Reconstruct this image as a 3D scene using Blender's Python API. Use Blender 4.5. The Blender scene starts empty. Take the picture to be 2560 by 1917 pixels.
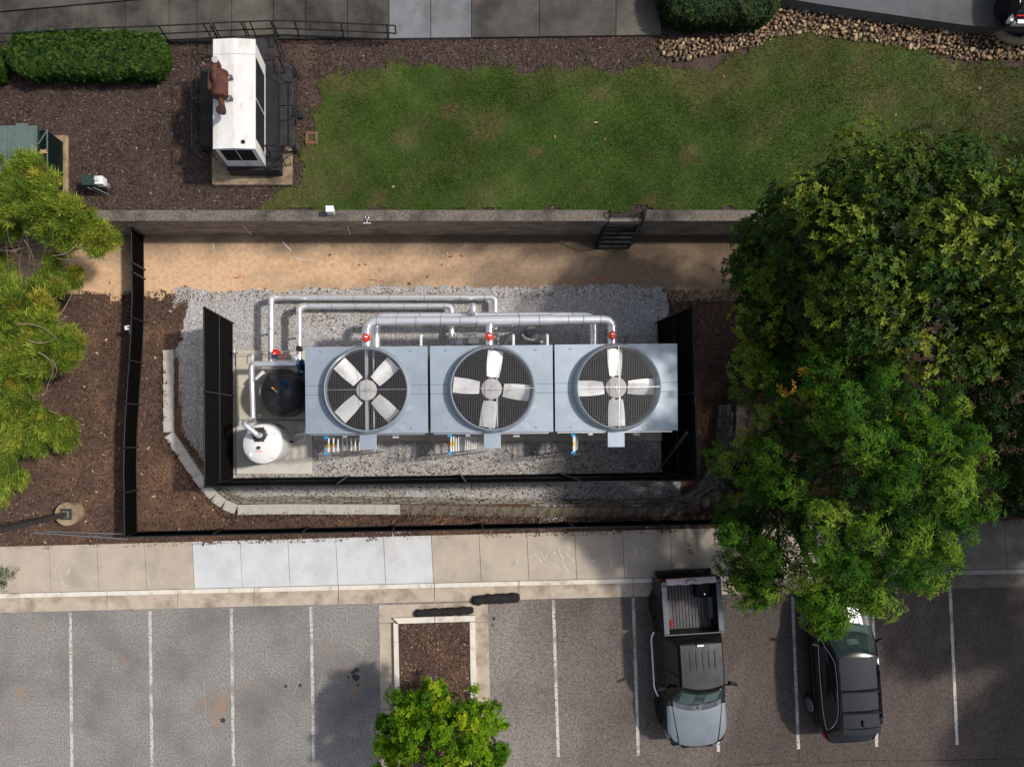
import bpy, bmesh, math, random
import numpy as np
from mathutils import Vector, Matrix
R = math.radians
scene = bpy.context.scene
col = scene.collection
random.seed(7)
rng = np.random.default_rng(7)

# ------------------------------------------------------------------ camera, sky, sun, exposure
H = 26.0                 # camera height above the gravel yard (m)
F = 1851.0               # focal length in pixels of the 2560 px wide frame
NX, NY = 1060.0, 1066.0  # point straight below the camera
cam_d = bpy.data.cameras.new('camera'); cam = bpy.data.objects.new('camera', cam_d); col.objects.link(cam)
cam.location = (0, 0, H); cam.rotation_euler = (0, 0, 0)
cam_d.sensor_width = 36; cam_d.lens = 36 * F / 2560
cam_d.shift_x = (1280 - NX) / 2560; cam_d.shift_y = (NY - 958.5) / 2560
cam_d.clip_end = 500; scene.camera = cam

SUN_EL = R(54); SUN_AZ = R(11)       # azimuth north of +X
world = bpy.data.worlds.new('World'); scene.world = world; world.use_nodes = True
wn = world.node_tree
sky = wn.nodes.new('ShaderNodeTexSky'); sky.sky_type = 'NISHITA'; sky.sun_disc = False
sky.sun_elevation = SUN_EL; sky.sun_rotation = R(90) - SUN_AZ
sky.dust_density = 2.6; sky.ozone_density = 1.0
wn.nodes['Background'].inputs['Strength'].default_value = 0.122
hs = wn.nodes.new('ShaderNodeHueSaturation'); hs.inputs['Saturation'].default_value = .62      # hazy, whiter sky
wn.links.new(sky.outputs[0], hs.inputs['Color']); wn.links.new(hs.outputs[0], wn.nodes['Background'].inputs[0])
sun_d = bpy.data.lights.new('sun', 'SUN'); sun = bpy.data.objects.new('sun', sun_d); col.objects.link(sun)
sun_d.energy = 3.1; sun_d.angle = R(3); sun_d.color = (1.0, .93, .84)
sdir = Vector((-math.cos(SUN_EL) * math.cos(SUN_AZ), -math.cos(SUN_EL) * math.sin(SUN_AZ), -math.sin(SUN_EL)))
sun.rotation_euler = sdir.to_track_quat('-Z', 'Y').to_euler(); sun.location = (30, 8, 40)
scene.view_settings.view_transform = 'Standard'; scene.view_settings.look = 'None'
scene.view_settings.exposure = 0.0; scene.view_settings.gamma = 1.0; scene.view_settings.use_curve_mapping = False
scene.render.engine = 'CYCLES'
scene.cycles.max_bounces = 6

def P(px, py, z=0.0):
    k = (H - z) / F
    return Vector(((px - NX) * k, (NY - py) * k, z))
KQ = 2560 / 2211.0
def Q(x, y, z=0.0): return P(x * KQ, y * KQ, z)
ZL, ZW, ZP, ZS = 1.78, 1.86, .75, .90
def gz(X, Y):                       # height of the sloping mulch beds
    t = np.clip((4.7 - np.asarray(Y, float)) / 6.2, 0, 1)
    return .88 * t * t * (3 - 2 * t)

# ------------------------------------------------------------------ materials
MT = {}
def mat(name, c, c2=None, scale=8, detail=5, rough=.8, metal=0, spot=None, spot_scale=1., spot_th=.58, spot_w=.12,
        bump=0, bump_scale=60, coat=0, alpha=1, attr=None, spec=.18, spot2=None, spot2_scale=3., spot2_th=.62, stretch=None, cell=False, trans=0, lo=.3, hi=.7, porous=None):
    m = bpy.data.materials.new(name); m.use_nodes = True; n = m.node_tree.nodes; l = m.node_tree.links
    b = n['Principled BSDF']; b.inputs['Roughness'].default_value = rough; b.inputs['Metallic'].default_value = metal
    b.inputs['Coat Weight'].default_value = coat; b.inputs['Coat Roughness'].default_value = .04
    b.inputs['Alpha'].default_value = alpha; b.inputs['Specular IOR Level'].default_value = spec
    tc = n.new('ShaderNodeTexCoord'); vec = tc.outputs['Object']
    if stretch:
        mp = n.new('ShaderNodeMapping'); mp.inputs['Scale'].default_value = stretch; l.new(vec, mp.inputs[0]); vec = mp.outputs[0]
    def noise(s, d=5, r=.6):
        t = n.new('ShaderNodeTexNoise'); t.inputs['Scale'].default_value = s; t.inputs['Detail'].default_value = d
        t.inputs['Roughness'].default_value = r; l.new(vec, t.inputs['Vector']); return t.outputs['Fac']
    def ramp(f, a, bb):
        t = n.new('ShaderNodeMapRange'); t.inputs[1].default_value = a; t.inputs[2].default_value = bb; l.new(f, t.inputs[0]); return t.outputs[0]
    def mix(f, a, bb):
        t = n.new('ShaderNodeMix'); t.data_type = 'RGBA'
        l.new(f, t.inputs[0])
        for s, i in ((a, 6), (bb, 7)):
            if isinstance(s, tuple): t.inputs[i].default_value = (*s, 1)
            else: l.new(s, t.inputs[i])
        return t.outputs[2]
    out = c
    if attr:
        a = n.new('ShaderNodeAttribute'); a.attribute_name = attr; out = a.outputs['Color']
        if c2:
            mu = n.new('ShaderNodeMix'); mu.data_type = 'RGBA'; mu.blend_type = 'MULTIPLY'; mu.inputs[0].default_value = 1
            l.new(out, mu.inputs[6]); l.new(mix(ramp(noise(scale, detail), lo, hi), c, c2), mu.inputs[7]); out = mu.outputs[2]
        if trans:
            tr = n.new('ShaderNodeBsdfTranslucent'); l.new(out, tr.inputs[0]); ms = n.new('ShaderNodeMixShader')
            ms.inputs[0].default_value = trans; l.new(b.outputs[0], ms.inputs[1]); l.new(tr.outputs[0], ms.inputs[2])
            l.new(ms.outputs[0], n['Material Output'].inputs[0])
    elif cell:
        v = n.new('ShaderNodeTexVoronoi'); v.inputs['Scale'].default_value = scale; l.new(vec, v.inputs['Vector'])
        s = n.new('ShaderNodeSeparateColor'); l.new(v.outputs['Color'], s.inputs[0]); out = mix(ramp(s.outputs[0], lo, hi), c, c2)
    elif c2: out = mix(ramp(noise(scale, detail), lo, hi), c, c2)
    if spot: out = mix(ramp(noise(spot_scale), spot_th - spot_w, spot_th + spot_w), out, spot)
    if spot2: out = mix(ramp(noise(spot2_scale), spot2_th - .05, spot2_th + .05), out, spot2)
    if isinstance(out, tuple): b.inputs['Base Color'].default_value = (*out, 1)
    else: l.new(out, b.inputs['Base Color'])
    if bump:
        bp = n.new('ShaderNodeBump'); bp.inputs['Strength'].default_value = bump; bp.inputs['Distance'].default_value = .02
        l.new(noise(bump_scale, 3), bp.inputs['Height']); l.new(bp.outputs[0], b.inputs['Normal'])
    if porous:      # knitted mesh: open when met square on, closed at a grazing angle
        lw = n.new('ShaderNodeLayerWeight'); lw.inputs[0].default_value = .5; tb = n.new('ShaderNodeBsdfTransparent'); ms = n.new('ShaderNodeMixShader')
        l.new(ramp(lw.outputs['Facing'], *porous), ms.inputs[0]); l.new(tb.outputs[0], ms.inputs[1]); l.new(b.outputs[0], ms.inputs[2]); l.new(ms.outputs[0], n['Material Output'].inputs[0])
    MT[name] = m; return m
mat('tan_path', (1.16, 1.15, 1.13), (.72, .70, .68), 7.0, attr='Color', lo=.25, hi=.75, bump=.3, spec=.2)
mat('gravel', (.20, .195, .20), (.52, .505, .50), 38, cell=True, lo=.1, hi=.9, spot=(.22, .19, .155), spot_scale=.9, spot_th=.62, bump=.8, bump_scale=40)
mat('upper_mulch', (.038, .026, .022), (.095, .066, .057), 13, spot=(.14, .085, .055), spot_scale=.45, spot_th=.68, bump=.9, bump_scale=35, spec=.2)
mat('mulch', (.048, .030, .022), (.130, .081, .060), 13, spec=.2, spot=(.23, .13, .075), spot_scale=.55, spot_th=.62, bump=.9, bump_scale=35)
mat('soil', (.045, .03, .02), (.08, .05, .035), 6, bump=.6)
mat('asphalt_grey', (.135, .128, .12), (.385, .367, .345), 17, lo=.30, hi=.70, spot=(.135, .128, .126), spot_scale=.42, spot_th=.60, spot_w=.16, spot2=(.33, .215, .14), spot2_scale=.34, spot2_th=.645, bump=.8)
mat('asphalt_brown', (.50, .49, .48), (1.5, 1.5, 1.5), 17, attr='Color', lo=.30, hi=.70, bump=.6)
mat('line_paint', (.62, .60, .56), (.42, .41, .38), 14, spot=(.17, .165, .155), spot_scale=14, spot_th=.58, spot_w=.05, spot2=(.28, .27, .255), spot2_scale=1.6, spot2_th=.56)
mat('slab_tan', (.50, .425, .345), (.42, .36, .295), 2.2, spot=(.33, .295, .25), spot_scale=.8, spot_th=.62, bump=.2, bump_scale=90)
mat('slab_new', (.62, .63, .64), (.53, .545, .56), 2, spot=(.47, .465, .455), spot_scale=.7, spot_th=.63, spot2=(.56, .53, .48), spot2_scale=2.1, spot2_th=.68, bump=.1, bump_scale=90)
mat('slab_shade', (.20, .185, .165), (.13, .12, .108), 2.2, spot=(.26, .24, .21), spot_scale=.9, spot_th=.64, bump=.2, bump_scale=90)  # sidewalk slab with shade painted into its colour, right-hand end
mat('gutter_shade', (.21, .185, .155), (.13, .115, .10), 3.2, spot=(.08, .07, .06), spot_scale=1.3, spot_th=.6, bump=.2)  # gutter colour darkened to carry the shade at the right
mat('kerb_shade', (.36, .34, .31), (.27, .255, .235), 5, bump=.2)  # kerb with the same right-hand shade mixed into the colour
mat('kerb', (.74, .69, .61), (.64, .59, .51), 5, spot=(.30, .24, .18), spot_scale=2.2, spot_th=.66, bump=.2)
mat('gutter', (.52, .445, .36), (.40, .335, .265), 3.2, spot=(.22, .165, .12), spot_scale=1.3, spot_th=.60, spot2=(.17, .075, .03), spot2_scale=1.1, spot2_th=.73, bump=.2)
mat('walk_dark', (.026, .024, .023), (.055, .051, .048), 4, spot=(.13, .12, .098), spot_scale=.42, spot_th=.53, spot_w=.12, bump=.2)
mat('walk_new', (.20, .21, .22), (.155, .16, .17), 3, spot=(.10, .10, .10), spot_scale=.9, spot_th=.64)
mat('walk_mid', (.105, .092, .08), (.07, .064, .058), 3, spot=(.035, .034, .033), spot_scale=.7, spot_th=.6)
mat('wall_top', (.235, .20, .168), (.085, .076, .068), 16, spot=(.05, .046, .043), spot_scale=1.0, spot_th=.58, bump=.5, bump_scale=40)
mat('wall_face', (.42, .36, .29), (.27, .235, .19), 4, spot=(.10, .09, .085), spot_scale=1.2, spot_th=.52, spot_w=.2, bump=.3, stretch=(1, 1, 2.2))
mat('block', (.34, .32, .285), (.24, .225, .195), 5, bump=.6)
mat('block_dark', (.22, .20, .165), (.14, .125, .10), 5, bump=.6)
mat('block_brown', (.27, .235, .18), (.18, .155, .115), 5, bump=.6)
mat('cap_shade_dirt', (.21, .175, .13), (.12, .10, .08), 7, spot=(.07, .052, .04), spot_scale=2, spot_th=.55, bump=.5)  # right-hand capstones: shade and leaf dirt both put into the colour
mat('capstone', (.52, .49, .44), (.42, .39, .345), 6, spot=(.32, .24, .15), spot_scale=.9, spot_th=.66, bump=.4)
mat('pad', (.66, .64, .60), (.58, .56, .52), 3, spot=(.45, .425, .38), spot_scale=1.0, spot_th=.6)
mat('pad_old', (.60, .55, .46), (.52, .475, .39), 3, spot=(.42, .37, .28), spot_scale=1.4, spot_th=.6)
mat('pad_tan', (.40, .30, .19), (.24, .18, .115), 5, spot=(.11, .085, .06), spot_scale=1.6, spot_th=.55)
mat('deck', (.365, .43, .50), (.33, .39, .455), 2.5, rough=.42, metal=.35, spot=(.27, .315, .36), spot_scale=.8, spot_th=.56, spot_w=.2, spot2=(.43, .475, .51), spot2_scale=2.4, spot2_th=.66, bump=.04, bump_scale=14)
mat('galv', (.46, .50, .54), (.40, .44, .48), 6, rough=.38, metal=.5)
mat('casing', (.27, .30, .33), (.22, .25, .28), 3, rough=.5, metal=.4)
mat('alu', (.97, .97, .97), (.88, .88, .89), 7, rough=.24, metal=.70, bump=.03, bump_scale=20)
mat('alu_dull', (.62, .62, .63), (.5, .5, .52), 9, rough=.33, metal=.9)
mat('dark_void', (.012, .012, .014), rough=.7)
mat('wire', (.50, .50, .52), rough=.5, metal=.4)
mat('blade', (.90, .90, .88), (.80, .79, .76), 4, rough=.28, metal=.40, spot=(.60, .57, .50), spot_scale=3, spot_th=.62)
mat('hub', (.50, .48, .46), (.40, .39, .37), 6, rough=.55)
mat('mesh_black', (.007, .0068, .0065), (.012, .011, .0105), 30, rough=1, spec=.02, porous=(.0, .66))
mat('mesh_dense', (.004, .0038, .0038), (.007, .0065, .0063), 30, rough=1, spec=0, porous=(-.9, .5))
mat('rail_black', (.014, .014, .016), (.03, .03, .032), 20, rough=.35)
mat('steel_black', (.016, .016, .018), (.03, .03, .033), 6, rough=.5)
mat('plate_black', (.022, .022, .024), (.045, .043, .042), 4, rough=.6, bump=.2)
mat('white_paint', (.78, .77, .75), (.70, .69, .67), 5, rough=.4, spot=(.55, .52, .46), spot_scale=1.6, spot_th=.62, spot2=(.50, .40, .30), spot2_scale=2.4, spot2_th=.72, stretch=(1.6, .6, 1))
mat('white_plastic', (.80, .80, .79), (.76, .76, .75), 3, rough=.35, spot=(.68, .67, .64), spot_scale=1.2, spot_th=.66)
mat('black_plastic', (.016, .016, .018), (.024, .023, .025), 4, rough=.30, spec=.4, spot=(.075, .068, .062), spot_scale=1.6, spot_th=.63)
mat('rust', (.15, .062, .042), (.07, .032, .027), 5, spot=(.045, .026, .024), spot_scale=7, spot_th=.6, rough=.85, bump=.5)
mat('dark_glass', (.012, .015, .018), rough=.12)
mat('red', (.62, .035, .025), (.5, .03, .02), 6, rough=.35)
mat('blue', (.015, .075, .17), (.01, .05, .12), 6, rough=.4)
mat('sky_blue', (.02, .30, .62), rough=.4)
mat('yellow', (.80, .50, .02), rough=.45)
mat('orange', (.85, .22, .02), rough=.5)
mat('brass', (.5, .33, .12), rough=.35, metal=.8)
mat('green_metal', (.13, .175, .165), (.095, .13, .122), 3, rough=.5, bump=.25, bump_scale=70)
mat('green_dark', (.035, .06, .055), (.028, .048, .044), 4, rough=.5)
mat('grey_metal', (.16, .17, .175), (.12, .13, .135), 4, rough=.45)
mat('clay', (.24, .125, .085), (.17, .085, .06), 7, bump=.4)
mat('pole_dark', (.035, .033, .032), (.05, .047, .045), 6, rough=.45)
mat('sock', (.014, .013, .013), (.03, .028, .027), 14, rough=.8, bump=1, bump_scale=25)
mat('bark', (.10, .07, .05), (.05, .036, .027), 8, bump=.8, bump_scale=20)
mat('twig', (.30, .235, .185), (.20, .15, .115), 6)
mat('leaf', (.05, .1, .02), attr='Color', rough=.55, spec=.06, trans=.38)
mat('needle', (.05, .1, .02), attr='Color', rough=.6, spec=.1, trans=.58)
mat('leaf_gloss', (.05, .1, .02), attr='Color', rough=.44, spec=.14, trans=.28)
mat('chips', (.1, .06, .04), attr='Color', rough=.9, spec=.06)
mat('rock', (.42, .29, .17), (.27, .185, .11), 5, spot=(.10, .07, .05), spot_scale=2, spot_th=.6, bump=.5, bump_scale=15)
mat('rock_dark', (.25, .185, .125), (.12, .095, .07), 5, bump=.5, bump_scale=15)
mat('rock_pale', (.52, .385, .24), (.36, .26, .16), 5, bump=.5, bump_scale=15)
mat('drive', (.125, .13, .14), (.095, .10, .108), 9, spot=(.075, .066, .056), spot_scale=.5, spot_th=.62, bump=.3)
mat('log', (.36, .29, .21), (.22, .18, .13), 6, bump=.5)
mat('truck_paint', (.013, .0125, .012), (.010, .0095, .009), 3, rough=.45, spec=.25, coat=.12)
mat('truck_hood', (.29, .325, .35), (.24, .27, .295), 2.5, rough=.32, metal=.55, coat=.5)  # pale base colour stands in for sky reflected on the dark hood
mat('truck_roof', (.075, .08, .083), (.045, .048, .05), 3, rough=.42, metal=.4, coat=.3)
mat('bed_rail', (.15, .17, .195), (.10, .115, .13), 5, rough=.45)
mat('bed_liner', (.125, .125, .13), (.075, .078, .085), 7, rough=.6, spot=(.13, .07, .04), spot_scale=1.1, spot_th=.64, stretch=(3, .5, 1))
mat('liner_gap', (.035, .035, .038), rough=.7)
mat('gate_cover', (.62, .50, .51), (.42, .33, .34), 22, rough=.8)
mat('car_black', (.006, .0065, .009), (.007, .0075, .01), 3, rough=.22, spec=.3, coat=.25)
mat('car_roof', (.022, .024, .03), (.018, .019, .024), 40, rough=.12, metal=.3, coat=1.0)
mat('car_hood', (.16, .165, .17), (.13, .135, .14), 3, rough=.25, metal=.6, coat=1.0)
mat('tail_dark', (.16, .02, .012), rough=.25)
mat('tyre', (.012, .012, .012), (.02, .02, .02), 20, rough=.85)
mat('rim', (.42, .42, .43), rough=.3, metal=.9)
mat('rim_dark', (.03, .03, .032), rough=.4, metal=.5)
mat('chrome', (.8, .8, .82), rough=.08, metal=1)
mat('glass_teal', (.055, .10, .095), (.04, .075, .075), 2, rough=.06, alpha=.40, spec=.6)
mat('glass_dark', (.012, .013, .014), rough=.05, alpha=.92, spec=.6)
mat('interior', (.17, .255, .235), (.13, .20, .185), 5, rough=.7)
mat('seat_dark', (.02, .022, .022), rough=.7)
mat('tail_red', (.45, .01, .012), rough=.2)
mat('lamp_clear', (.55, .52, .42), rough=.15)
mat('sticker', (.10, .45, .55), rough=.5)
mat('red_chalk', (.42, .06, .05), (.36, .14, .10), 20)
mat('white_chalk', (.62, .60, .59), (.50, .46, .41), 18)
mat('oil', (.035, .034, .035), (.06, .058, .057), 12)
mat('crack', (.035, .03, .028))
mat('joint_dark', (.06, .05, .04))

# ------------------------------------------------------------------ mesh helpers
ORG = {}
class MB:
    def __init__(s): s.v = []; s.f = []
    def add(s, vs, fs):
        o = len(s.v); s.v += [Vector(v) for v in vs]; s.f += [tuple(i + o for i in f) for f in fs]; return s
    def box(s, c, d, rz=0, M=None):
        x, y, z = d[0] / 2, d[1] / 2, d[2] / 2
        vs = [Vector((a * x, b * y, e * z)) for e in (-1, 1) for a, b in ((-1, -1), (1, -1), (1, 1), (-1, 1))]
        m = Matrix.Rotation(rz, 3, 'Z') if M is None else M
        vs = [m @ v + Vector(c) for v in vs]
        return s.add(vs, [(3, 2, 1, 0), (4, 5, 6, 7), (0, 1, 5, 4), (1, 2, 6, 5), (2, 3, 7, 6), (3, 0, 4, 7)])
    def bar(s, a, b, w, h=None):
        a = Vector(a); b = Vector(b); d = b - a; h = h or w
        return s.box((a + b) / 2, (w, h, d.length), M=d.to_track_quat('Z', 'Y').to_matrix())
    def prism(s, poly, z0, z1):
        n = len(poly); vs = [(p[0], p[1], z0) for p in poly] + [(p[0], p[1], z1) for p in poly]
        a = sum(poly[i][0] * poly[(i + 1) % n][1] - poly[(i + 1) % n][0] * poly[i][1] for i in range(n))
        fs = [tuple(range(n - 1, -1, -1)), tuple(range(n, 2 * n))] + [(i, (i + 1) % n, n + (i + 1) % n, n + i) for i in range(n)]
        if a < 0: fs = [tuple(reversed(f)) for f in fs]
        return s.add(vs, fs)
    def quad(s, *p): return s.add(p, [tuple(range(len(p)))])
    def ring(s, rings, cap=True, closed=False):
        n = len(rings[0]); vs = [p for r in rings for p in r]; fs = []
        m = len(rings)
        for i in range(m if closed else m - 1):
            j = (i + 1) % m
            for k in range(n): fs.append((i * n + k, i * n + (k + 1) % n, j * n + (k + 1) % n, j * n + k))
        if cap and not closed: fs += [tuple(range(n - 1, -1, -1)), tuple((m - 1) * n + k for k in range(n))]
        return s.add(vs, fs)
    def tube(s, pts, r, seg=14, bend=0, cap=True):
        pts = [Vector(p) for p in pts]
        if bend:
            q = [pts[0]]
            for i in range(1, len(pts) - 1):
                a, b, c = pts[i - 1], pts[i], pts[i + 1]
                d1 = (a - b).normalized(); d2 = (c - b).normalized()
                t = min(bend, (a - b).length * .49, (c - b).length * .49)
                for k in range(7):
                    u = k / 6; q.append((b + d1 * t) * (1 - u) ** 2 + b * 2 * u * (1 - u) + (b + d2 * t) * u * u)
            pts = q + [pts[-1]]
        rr = r if isinstance(r, (list, tuple)) else [r] * len(pts)
        rings = []; nrm = None
        for i, p in enumerate(pts):
            d = (pts[min(i + 1, len(pts) - 1)] - pts[max(i - 1, 0)]).normalized()
            if nrm is None: nrm = d.orthogonal().normalized()
            else:
                nrm = (nrm - d * nrm.dot(d))
                nrm = nrm.normalized() if nrm.length > 1e-5 else d.orthogonal().normalized()
            b = d.cross(nrm)
            rings.append([p + (nrm * math.cos(2 * math.pi * k / seg) + b * math.sin(2 * math.pi * k / seg)) * rr[i] for k in range(seg)])
        return s.ring(rings, cap)
    def lathe(s, prof, c=(0, 0, 0), seg=32, cap=True, closed=False):
        c = Vector(c)
        return s.ring([[c + Vector((r * math.cos(2 * math.pi * k / seg), r * math.sin(2 * math.pi * k / seg), z)) for k in range(seg)] for r, z in prof], cap, closed)
    def cyl(s, c, r, h, seg=20): return s.lathe([(r, 0), (r, h)], c, seg)
    def surf(s, nu, nv, f):
        vs = [f(i / nu, j / nv) for j in range(nv + 1) for i in range(nu + 1)]
        return s.add(vs, [(j * (nu + 1) + i, j * (nu + 1) + i + 1, (j + 1) * (nu + 1) + i + 1, (j + 1) * (nu + 1) + i) for j in range(nv) for i in range(nu)])
    def mesh(s, name, m, smooth=None, off=None):
        me = bpy.data.meshes.new(name)
        vs = [v - off for v in s.v] if off is not None else s.v
        me.from_pydata([tuple(v) for v in vs], [], s.f); me.materials.append(MT[m])
        if smooth:
            me.polygons.foreach_set('use_smooth', [True] * len(me.polygons)); me.set_sharp_from_angle(angle=R(smooth))
        me.update(); return me
    def build(s, name, m, parent=None, smooth=None, local=False, bevel=0, org=None):
        if parent is not None: off = None if local else ORG[parent]
        elif org is not None: off = Vector(org)
        else:
            n = len(s.v); off = Vector((sum(v.x for v in s.v) / n, sum(v.y for v in s.v) / n, min(v.z for v in s.v)))
        me = s.mesh(name, m, smooth, off); o = bpy.data.objects.new(name, me); col.objects.link(o)
        if parent is not None: o.parent = parent; ORG[o] = ORG[parent]
        else: o.location = off; ORG[o] = off
        if bevel:
            b = o.modifiers.new('edge', 'BEVEL'); b.width = bevel; b.segments = 2; b.limit_method = 'ANGLE'
        return o
def tag(o, label=None, cat=None, group=None, kind=None):
    if label: o['label'] = label
    if cat: o['category'] = cat
    if group: o['group'] = group
    if kind: o['kind'] = kind
    return o
def thing(name, loc, label, cat, group=None, rz=0, kind=None):
    o = bpy.data.objects.new(name, None); col.objects.link(o); o.empty_display_size = .2
    o.location = loc; o.rotation_euler = (0, 0, rz); ORG[o] = Vector(loc)
    return tag(o, label, cat, group, kind)
def struct(name, kind='structure', loc=(0, 0, 0)): return thing(name, loc, None, None, kind=kind)
def copy_tree(o, parent=None):
    c = o.copy(); col.objects.link(c); ORG[c] = ORG.get(o)
    if parent is not None: c.parent = parent; c.matrix_parent_inverse = o.matrix_parent_inverse.copy()
    for ch in KIDS(o): copy_tree(ch, c)
    return c
def KIDS(o): return [x for x in col.objects if x.parent == o]
def place(name, me, parent, loc, rot=(0, 0, 0), sc=(1, 1, 1)):      # instance of shared mesh as a part, world placement
    o = bpy.data.objects.new(name, me); col.objects.link(o); o.parent = parent
    o.location = Vector(loc) - ORG[parent]; o.rotation_euler = rot; o.scale = sc; ORG[o] = ORG[parent]; return o
def npmesh(name, V, Fc, m, colr=None, parent=None, smooth=False):
    V = np.asarray(V, np.float32); Fc = np.asarray(Fc, np.int32); k = Fc.shape[1]
    me = bpy.data.meshes.new(name)
    me.vertices.add(len(V)); me.vertices.foreach_set('co', V.ravel())
    me.loops.add(Fc.size); me.loops.foreach_set('vertex_index', Fc.ravel())
    me.polygons.add(len(Fc)); me.polygons.foreach_set('loop_start', np.arange(0, Fc.size, k, dtype=np.int32))
    me.update(calc_edges=True)
    if smooth: me.polygons.foreach_set('use_smooth', np.ones(len(Fc), bool))
    if colr is not None:
        a = me.color_attributes.new('Color', 'FLOAT_COLOR', 'POINT'); c4 = np.ones((len(V), 4), np.float32); c4[:, :3] = colr
        a.data.foreach_set('color', c4.ravel())
    me.materials.append(MT[m]); me.validate()
    o = bpy.data.objects.new(name, me); col.objects.link(o)
    if parent is not None:
        o.parent = parent; o.location = -ORG[parent]; ORG[o] = Vector((0, 0, 0))
    else: ORG[o] = Vector((0, 0, 0))
    return o
def inpoly(X, Y, poly):
    c = np.zeros(X.shape, bool); n = len(poly); j = n - 1
    for i in range(n):
        xi, yi = poly[i][0], poly[i][1]; xj, yj = poly[j][0], poly[j][1]
        if abs(yj - yi) > 1e-9: c ^= ((yi > Y) != (yj > Y)) & (X < (xj - xi) * (Y - yi) / (yj - yi) + xi)
        j = i
    return c
def pdist(X, Y, line, closed=True):
    d = np.full(X.shape, 1e9); n = len(line)
    for i in range(n if closed else n - 1):
        ax, ay = line[i][0], line[i][1]; bx, by = line[(i + 1) % n][0], line[(i + 1) % n][1]
        L2 = (bx - ax) ** 2 + (by - ay) ** 2 + 1e-12
        t = np.clip(((X - ax) * (bx - ax) + (Y - ay) * (by - ay)) / L2, 0, 1)
        d = np.minimum(d, np.hypot(X - ax - t * (bx - ax), Y - ay - t * (by - ay)))
    return d
def wob(X, Y, s=1.0, seed=0):           # cheap smooth noise -1..1
    r = np.random.default_rng(seed); o = np.zeros(np.shape(X))
    for k in range(6):
        a = r.uniform(0, 6.28); f = s * (1.0 + .9 * k); o = o + np.sin((X * math.cos(a) + Y * math.sin(a)) * f + r.uniform(0, 6.28)) / (1 + .5 * k)
    return o / 2.6
def gridmesh(name, x0, x1, y0, y1, step, zf, m, keep=None, colf=None, parent=None):
    nx = int((x1 - x0) / step) + 1; ny = int((y1 - y0) / step) + 1
    X, Y = np.meshgrid(np.linspace(x0, x1, nx), np.linspace(y0, y1, ny)); Z = zf(X, Y) + 0 * X
    idx = np.arange(nx * ny).reshape(ny, nx)
    Fc = np.stack([idx[:-1, :-1], idx[:-1, 1:], idx[1:, 1:], idx[1:, :-1]], -1).reshape(-1, 4)
    V = np.stack([X, Y, Z], -1).reshape(-1, 3)
    if keep is not None:
        K = keep(X, Y).ravel(); Fc = Fc[K[Fc].all(1)]
        used = np.unique(Fc); mp = np.zeros(len(V), np.int32); mp[used] = np.arange(len(used)); V = V[used]; Fc = mp[Fc]
    return npmesh(name, V, Fc, m, None if colf is None else colf(V[:, 0], V[:, 1]), parent, smooth=True)
# ------------------------------------------------------------------ the ground and everything laid on it
def lerp(a, b, t): return a + (b - a) * t
def edge(y0, y1): return lambda px: lerp(y0, y1, px / 2560.0)
SW_T, SW_B, K_F, G_F = edge(1366, 1299), edge(1483, 1421), edge(1495.5, 1433), edge(1531, 1466)   # sidewalk top/bottom, kerb front, gutter edge

g = MB().quad((-120, -120, -.12), (120, -120, -.12), (120, 120, -.12), (-120, 120, -.12)).build('ground', 'soil'); tag(g, kind='structure')

# block wall line: top inner edge (z local ground) and toe
WTOP = [(431, 874), (432, 960), (432, 1080), (509, 1195), (545, 1236), (582, 1263), (700, 1261), (1000, 1262), (1300, 1268), (1640, 1269), (1740, 1256), (1800, 1222), (1832, 1150), (1842, 1060), (1842, 1010)]
WTOE = [(441, 874), (441, 960), (441, 1077), (512, 1160), (545, 1196), (593, 1240), (700, 1238), (1000, 1240), (1300, 1246), (1620, 1246), (1705, 1236), (1752, 1208), (1780, 1140), (1790, 1060), (1790, 1010)]
def zt(px, py):
    z = .4
    for _ in range(6): z = float(gz(*P(px, py, z)[:2]))
    return z
TOPW = [P(a, b, zt(a, b) + .10) for a, b in WTOP]; TOEW = [P(a, b, 0) for a, b in WTOE]
MIDW = [(a + b) / 2 for a, b in zip(TOPW, TOEW)]
tub = [(v.x, v.y) for v in [TOPW[i] * .8 + TOEW[i] * .2 for i in range(len(TOPW))]] + [(12.5, 4.8), (-8.1, 4.8)]
YS0 = P(0, SW_T(0), ZS); YS1 = P(2560, SW_T(2560), ZS)
def ysw(X): return YS0.y + (YS1.y - YS0.y) * (X - YS0.x) / (YS1.x - YS0.x)
def keep_m(X, Y): return (Y > ysw(X) - .12) & (Y < 4.72 + .10 * wob(X, Y, 2.3, 3) + .05 * wob(X, Y, 9, 4))
def zmul(X, Y):
    ins = inpoly(X, Y, tub)
    return np.where(ins, -.04, gz(X, Y) + .025 * wob(X, Y, 1.7, 5) + .012 * wob(X, Y, 7, 6))
mulch_bed = tag(gridmesh('mulch_bed', -22, 24, -4.4, 4.95, .1, zmul, 'mulch', keep_m), kind='structure')

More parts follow.
